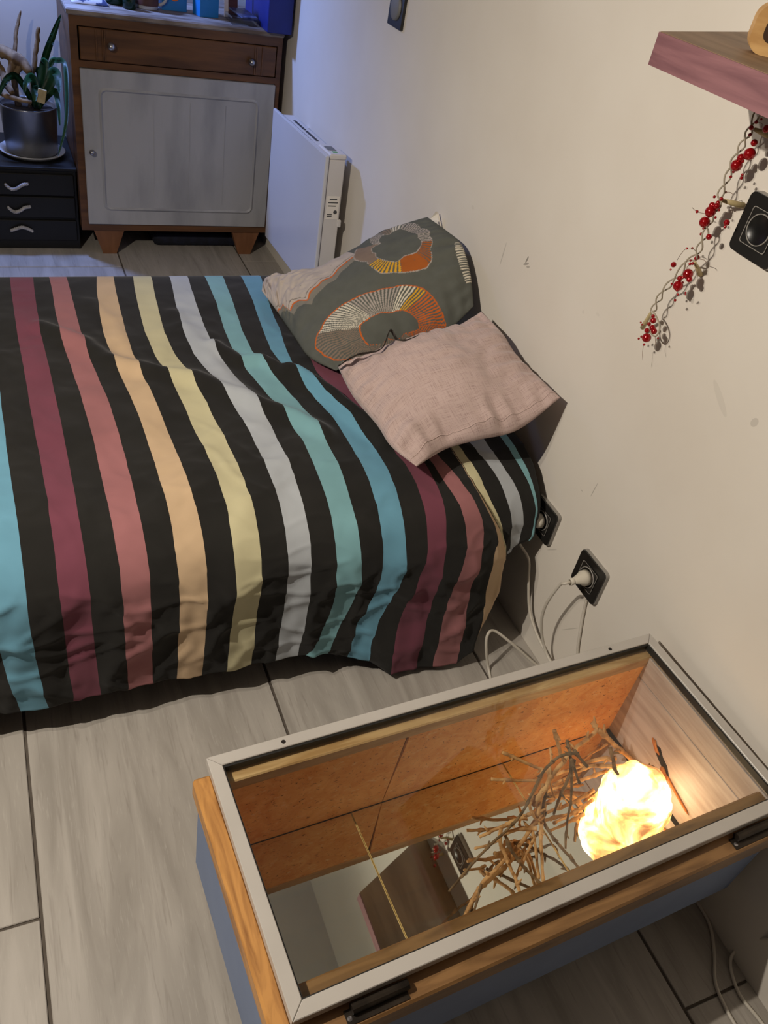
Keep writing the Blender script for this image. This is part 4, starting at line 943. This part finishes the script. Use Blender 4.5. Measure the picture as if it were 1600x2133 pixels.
# white cloth corner peeking out behind the grey pillow
wc = thing('white_cloth', 'folded white fabric corner sticking up behind the grey pillow', 'fabric', tuple(onx(908, 480, -.016)))
q = B(); pts = [onx(895, 480, -.02), onx(897, 455, -.02), onx(908, 440, -.018), onx(911, 445, -.012), onx(918, 478, -.010)]
va = [q.verts.new(p) for p in pts]; vb = [q.verts.new(p+Vector((.005, 0, -.001))) for p in pts]; q.faces.new(va); q.faces.new(vb[::-1])
for i in range(5): q.faces.new((va[i], va[(i+1) % 5], vb[(i+1) % 5], vb[i]))
done('fold', q, K['paper'], wc)
q = B(); pts = [onx(898, 482, -.024), onx(901, 459, -.024), onx(910, 459, -.021), onx(915, 482, -.019)]
va = [q.verts.new(p) for p in pts]; vb = [q.verts.new(p+Vector((.002, 0, 0))) for p in pts]; q.faces.new(va); q.faces.new(vb[::-1])
for i in range(4): q.faces.new((va[i], va[(i+1) % 4], vb[(i+1) % 4], vb[i]))
done('inner_fold', q, K['paper'], wc)

# ------------------------------------------------------------------ terrarium
TO = Vector((-.8305, .6235, 0)); TA = math.radians(2.73)
te = thing('terrarium', 'long low wooden terrarium with a framed glass lid and blue sides', 'terrarium', tuple(TO), None, TA)
def tl(u, v, z): return (u, -v, z)
def tbx(name, u0, u1, v0, v1, z0, z1, m, parent=None, bev=0.0): return bx(name, (u0, -v1, z0), (u1, -v0, z1), m, parent or te, bev)
ZM = .15
tbx('side_panel', -.014, .0, .018, .357, .125, .318, K['tblue'], None, .001)
tbx('front_panel', .0, .783, .345, .357, .125, .312, K['tblue'], None, .001)
tbx('back_panel', .0, .783, .018, .030, .125, .330, K['tblue'], None, .001)
tbx('bottom_panel', .0, .783, .030, .345, .125, .137, K['tblue'])
tbx('outer_end_panel', .783, .792, .018, .357, .125, .318, K['tblue'], None, .001)
for u in (.03, .72):
    for v in (.06, .30): tbx('foot', u, u+.04, v-.02, v+.02, 0.0, .125, K['pine'], None, .002)
tbx('end_rail', -.022, .004, .012, .372, .312, .347, K['pineend'], None, .0035)
tbx('front_rail', .004, .792, .304, .371, .305, .347, K['pine'], None, .003)
tbx('back_rail', .004, .792, .008, .036, .328, .3515, K['pineback'], None, .002)
tbx('end_rail', .780, .792, .030, .318, .318, .3515, K['pine'], None, .002)
tbx('inner_end_panel', .0, .006, .030, .345, .137, .312, K['cork'])
tbx('inner_front_bounce_panel', .006, .777, .339, .345, .137, .305, K['paper'])  # unseen face made white as a reflector, throws lamp light onto the cork
# whitewashed planks at the right end
for z0, z1 in ((.137, .2985), (.2998, .350)):
    tbx('end_plank', .777, .783, .030, .339, z0, z1, K['washed'], None, .0008)
# cork boards with a gap that opens towards the top
for pts in ([(.006, .137), (.2905, .137), (.3010, .335), (.006, .335)], [(.2912, .137), (.777, .137), (.777, .335), (.3072, .335)]):
    q = B(); M2 = Matrix(((1, 0, 0, 0), (0, 0, -1, 0), (0, 1, 0, 0), (0, 0, 0, 1)))
    prism(q, pts, .030, .0345, M2); done('cork_board', q, K['cork'], te)
tbx('cork_gap_shade', .280, .312, .0298, .0302, .137, .335, K['darkhole'])  # dark strip behind the boards, paints the shade inside the gap
SLOPE = .0184          # the loose mirror tiles lie a touch lower at the lamp end
def zf(u): return ZM-SLOPE*(u-.39)
def tilted(name, u0, u1, v0, v1, z0, z1, m):
    q = B(); box(q, (u0, -v1, z0), (u1, -v0, z1))
    for v in q.verts: v.co.z -= SLOPE*(v.co.x-.39)
    return done(name, q, m, te)
for u0, u1 in ((.012, .2330), (.2360, .5295), (.5325, .766)):
    tilted('mirror_tile', u0, u1, .0368, .337, .1455, ZM, K['mirror'])
for u in (.2345, .531):
    for d in (-.0010, .0010): tilted('mirror_edge', u+d-.00055, u+d+.00055, .0368, .337, .1455, ZM+.0002, K['mirroredge'])
tilted('back_gap', .006, .777, .0345, .0368, .1455, ZM-.0005, K['greenedge']); tilted('end_gap', .766, .777, .0368, .337, .1455, ZM-.0005, K['darkhole'])
# worn hole and splinters in the end plank
q = B()
hp = [(.128, .222), (.140, .226), (.152, .216), (.168, .210), (.182, .196), (.176, .190), (.160, .198), (.146, .204), (.134, .210)]
for k, z in ((0, .7766), (1, .7750)): pass
va = [q.verts.new(tl(.7764, v, z)) for v, z in hp]; vb = [q.verts.new(tl(.7775, v, z)) for v, z in hp]
q.faces.new(va); q.faces.new(vb[::-1])
for i in range(len(hp)): q.faces.new((va[i], va[(i+1) % len(hp)], vb[(i+1) % len(hp)], vb[i]))
done('worn_hole', q, K['darkhole'], te)
for P3, r in [([(.7758, .118, .228), (.7745, .130, .220), (.7755, .140, .212)], .0026), ([(.7755, .176, .196), (.7742, .200, .190), (.7757, .245, .178)], .0024), ([(.7755, .160, .200), (.773, .175, .194), (.7755, .182, .190)], .0045), ([(.7755, .124, .230), (.7735, .134, .222), (.775, .146, .214)], .002)]:
    q = B(); tube(q, catmull([Vector(tl(*p)) for p in P3], 4), [r*.4]+[r]*7+[r*.2], 6); done('splinter', q, K['splinter'], te, True)
# lid
LZ0, LZ1 = .3545, .370
lid = tbx('lid_back_bar', 0, .798, 0, .0185, LZ0, LZ1, K['lidframe'], None, .0012)
def mitre(pts, name):
    q = B(); prism(q, [(u, -v) for u, v in pts], LZ0, LZ1); bmesh.ops.bevel(q, geom=q.edges[:], offset=.0009, segments=1, affect='EDGES'); return done(name, q, K['lidframe'], te)
bpy.data.objects.remove(lid)
LW, LV, w = .798, .3455, .0175
g = .0003
mitre([(g, 0), (LW-g, 0), (LW-w-g, w), (w+g, w)], 'lid_bar')
mitre([(g, LV), (w+g, LV-w), (LW-w-g, LV-w), (LW-g, LV)], 'lid_bar')
mitre([(0, g), (w, w+g), (w, LV-w-g), (0, LV-g)], 'lid_bar')
mitre([(LW, g), (LW, LV-g), (LW-w, LV-w-g), (LW-w, w+g)], 'lid_bar')
for a in ((w, LW-w, w, w+.003), (w, LW-w, LV-w-.002, LV-w), (w, w+.002, w+.003, LV-w-.002), (LW-w-.003, LW-w, w+.003, LV-w-.002)):
    tbx('gasket', a[0], a[1], a[2], a[3], LZ0+.001, LZ1-.003, K['gasket'])
tbx('glass_pane', w, LW-w, w, LV-w, .3585, .3625, K['glass'])
for (u, v) in ((.108, .009), (.700, .009)):
    q = B(); lathe(q, [(0, .0006), (.0030, .0006), (.0034, 0), (0, 0)], tl(u, v, LZ1-.0001), 14); scw = done('screw_hole', q, K['darkhole'], te)
for u in (.105, .712):
    q = B(); tube(q, [Vector(tl(u-.036, .353, .3545)), Vector(tl(u+.036, .353, .3545))], .0062, 12); hg = done('hinge', q, K['hinge'], te)
    tbx('hinge_leaf', u-.044, u+.034, .350, .3665, .3469, .3485, K['hinge'], hg)
    q = B(); lathe(q, [(0, .0012), (.003, .0008), (.003, 0), (0, 0)], tl(u-.040, .360, .3484), 12); done('screw', q, K['chrome'], hg)

# ------------------------------------------------------------------ salt lamp
def tw(u, v, z):
    c, s = math.cos(TA), math.sin(TA); return Vector((TO.x+u*c+v*s, TO.y+u*s-v*c, z))
sl = thing('salt_lamp', 'glowing rough salt crystal lamp inside the terrarium', 'lamp', tuple(tw(.692, .197, zf(.692))))
q = B(); bmesh.ops.create_icosphere(q, subdivisions=5, radius=1)
c = tw(.690, .195, zf(.75)+.0006)
for v in q.verts:
    p = v.co.copy(); n1 = mnoise.noise(p*1.2+Vector((3, 1, 7))); n2 = mnoise.noise(p*2.9+Vector((1, 5, 2)))
    k = 1+.14*n1+.08*n2+.025*mnoise.noise(p*8)
    zz = p.z*k; rad = math.hypot(p.x, p.y); f = (rad**.72/rad) if rad > 1e-4 else 0
    v.co = c+Vector((p.x*f*.060*k, p.y*f*.062*k, max(0.0, (zz+.55)*.070)))
    v.co.z += zf(v.co.x-TO.x)-zf(.75)
done('crystal', q, K['salt'], sl, True)

# ------------------------------------------------------------------ vine twigs
cT = lambda x, y: (920+x*.33125, 1480+y*.33125)
TW = [  # (pixel x, y, height) along each real twig, radius m, dark
 ([(790, 190, .30), (810, 290, .30), (815, 360, .28), (815, 560, .22), (790, 700, .18), (778, 870, .158)], .0030, 1),
 ([(860, 270, .31), (760, 280, .31), (690, 330, .30), (630, 400, .29), (570, 520, .28), (500, 650, .27), (420, 740, .26), (290, 860, .25), (180, 980, .245), (45, 1140, .24)], .0030, 1),
 ([(985, 115, .24), (1060, 190, .225), (1140, 260, .21), (1230, 330, .19)], .0062, 0),
 ([(945, 75, .245), (975, 120, .24), (900, 190, .235), (850, 230, .235), (760, 330, .22), (700, 410, .20)], .0050, 0),
 ([(710, 125, .28), (735, 210, .26), (750, 290, .24)], .0045, 0),
 ([(380, 262, .245), (510, 320, .235), (640, 375, .22), (700, 400, .215)], .0036, 0),
 ([(310, 432, .225), (480, 442, .22), (600, 442, .212)], .0034, 0),
 ([(680, 235, .235), (690, 310, .23), (672, 400, .225), (700, 520, .20), (712, 550, .195)], .0026, 0),
 ([(835, 310, .27), (800, 420, .24), (745, 540, .20), (705, 655, .17)], .0036, 1),
 ([(835, 250, .31), (870, 300, .30), (920, 355, .29)], .0034, 1),
 ([(815, 300, .30), (840, 380, .28), (868, 460, .26)], .0030, 1),
 ([(1100, 300, .22), (980, 310, .205), (860, 350, .19), (720, 400, .18)], .0046, 0),
 ([(1080, 355, .23), (940, 350, .20), (800, 410, .17), (700, 470, .156)], .0042, 0),
 ([(1040, 380, .20), (900, 430, .17), (760, 470, .158), (640, 520, .156)], .0038, 0),
 ([(1040, 210, .205), (950, 265, .195), (880, 320, .18)], .0032, 0),
 ([(1060, 230, .23), (1075, 300, .225), (1090, 370, .24), (1110, 400, .25)], .0042, 1),
 ([(640, 460, .24), (620, 560, .22), (600, 660, .20), (560, 740, .18), (480, 860, .17), (380, 960, .165), (270, 1070, .16), (190, 1200, .156), (135, 1320, .155)], .0046, 0),
 ([(660, 470, .235), (640, 600, .205), (640, 690, .185), (700, 800, .17), (780, 890, .16), (870, 1000, .155)], .0036, 1),
 ([(560, 650, .21), (480, 680, .205), (400, 720, .20), (310, 760, .19), (240, 795, .185)], .0040, 0),
 ([(600, 740, .185), (500, 745, .18), (400, 765, .18)], .0050, 0),
 ([(375, 740, .21), (370, 830, .195), (420, 960, .175), (470, 1080, .16), (495, 1160, .155)], .0040, 0),
 ([(400, 780, .20), (450, 900, .18), (540, 1010, .165), (640, 1100, .156)], .0036, 1),
 ([(570, 740, .18), (590, 870, .165), (612, 1060, .156)], .0034, 0),
 ([(630, 700, .19), (625, 850, .17), (640, 1080, .156)], .0036, 0),
 ([(590, 790, .175), (540, 890, .162), (490, 1010, .156)], .0030, 0),
 ([(960, 500, .175), (860, 560, .165), (720, 620, .158), (620, 660, .157)], .0042, 0),
 ([(950, 560, .165), (820, 650, .158), (700, 710, .156)], .0036, 0),
 ([(570, 600, .215), (640, 500, .235), (700, 400, .25), (760, 330, .275), (815, 260, .295)], .0052, 0),
 ([(365, 800, .19), (310, 840, .185), (205, 870, .18)], .0030, 0),
 ([(250, 1090, .175), (230, 1170, .165), (200, 1290, .156)], .0028, 1),
 ([(1270, 345, .19), (1330, 350, .20), (1362, 390, .21), (1358, 430, .205)], .0018, 1),
 ([(640, 380, .25), (600, 470, .24), (555, 590, .225), (600, 690, .20), (650, 640, .19), (640, 520, .22)], .0034, 0),
]
LABT = {0: 'light brown dry vine twig in the tangled heap beside the salt lamp', 1: 'dark brown dry vine twig in the tangled heap beside the salt lamp'}
OWN = {1: 'longest dark vine twig, arching out of the heap to a free tip over the mirror', 2: 'thickest pale vine stick lying across the mirror behind the salt lamp', 3: 'gnarled thick vine stick with a knobbly end against the cork corner',
       5: 'pale vine twig sticking up in front of the cork board', 6: 'straight pale twig pointing along the cork board below the raised one', 16: 'long pale vine stick running over the mirror to the front rail',
       30: 'thin dark curled tendril between the salt lamp and the worn plank'}
for i, (L, r, dk) in enumerate(TW):
    C = catmull([onz(*cT(x, y), z+.004) for x, y, z in L], 7); n = len(C); R = []
    for k, p in enumerate(C):
        e = k/(n-1); kn = 1.45 if (k % 9 == 4) else 1.0
        R.append(r*(.80+.2*mnoise.noise(p*120))*kn*(1.1-.35*e))
    C = [p+Vector((mnoise.noise(p*70), mnoise.noise(p*70+Vector((5, 0, 0))), mnoise.noise(p*70+Vector((0, 5, 0)))))*r*.28 for p in C]
    for p in C: p.z = max(p.z, zf(p.x-TO.x)+r*1.3)
    t = thing('vine_twig', OWN.get(i, LABT[dk]), 'twig', tuple(C[0]), ('dark ' if dk else 'light ')+'twigs in the terrarium heap')
    q = B(); tube(q, C, R, 7); done('stem', q, K['twigdark'] if dk else K['twig'], t, True)
    for k in range(4, n-3, 9):   # bud stubs at the nodes
        q = B(); dirn = Vector((random.uniform(-1, 1), random.uniform(-1, 1), random.uniform(.1, 1))).normalized()
        tube(q, [C[k], C[k]+dirn*r*2.2, C[k]+dirn*r*3.4], [r*.7, r*.5, r*.25], 5); done('bud', q, K['twigdark'] if dk else K['twig'], t, True)
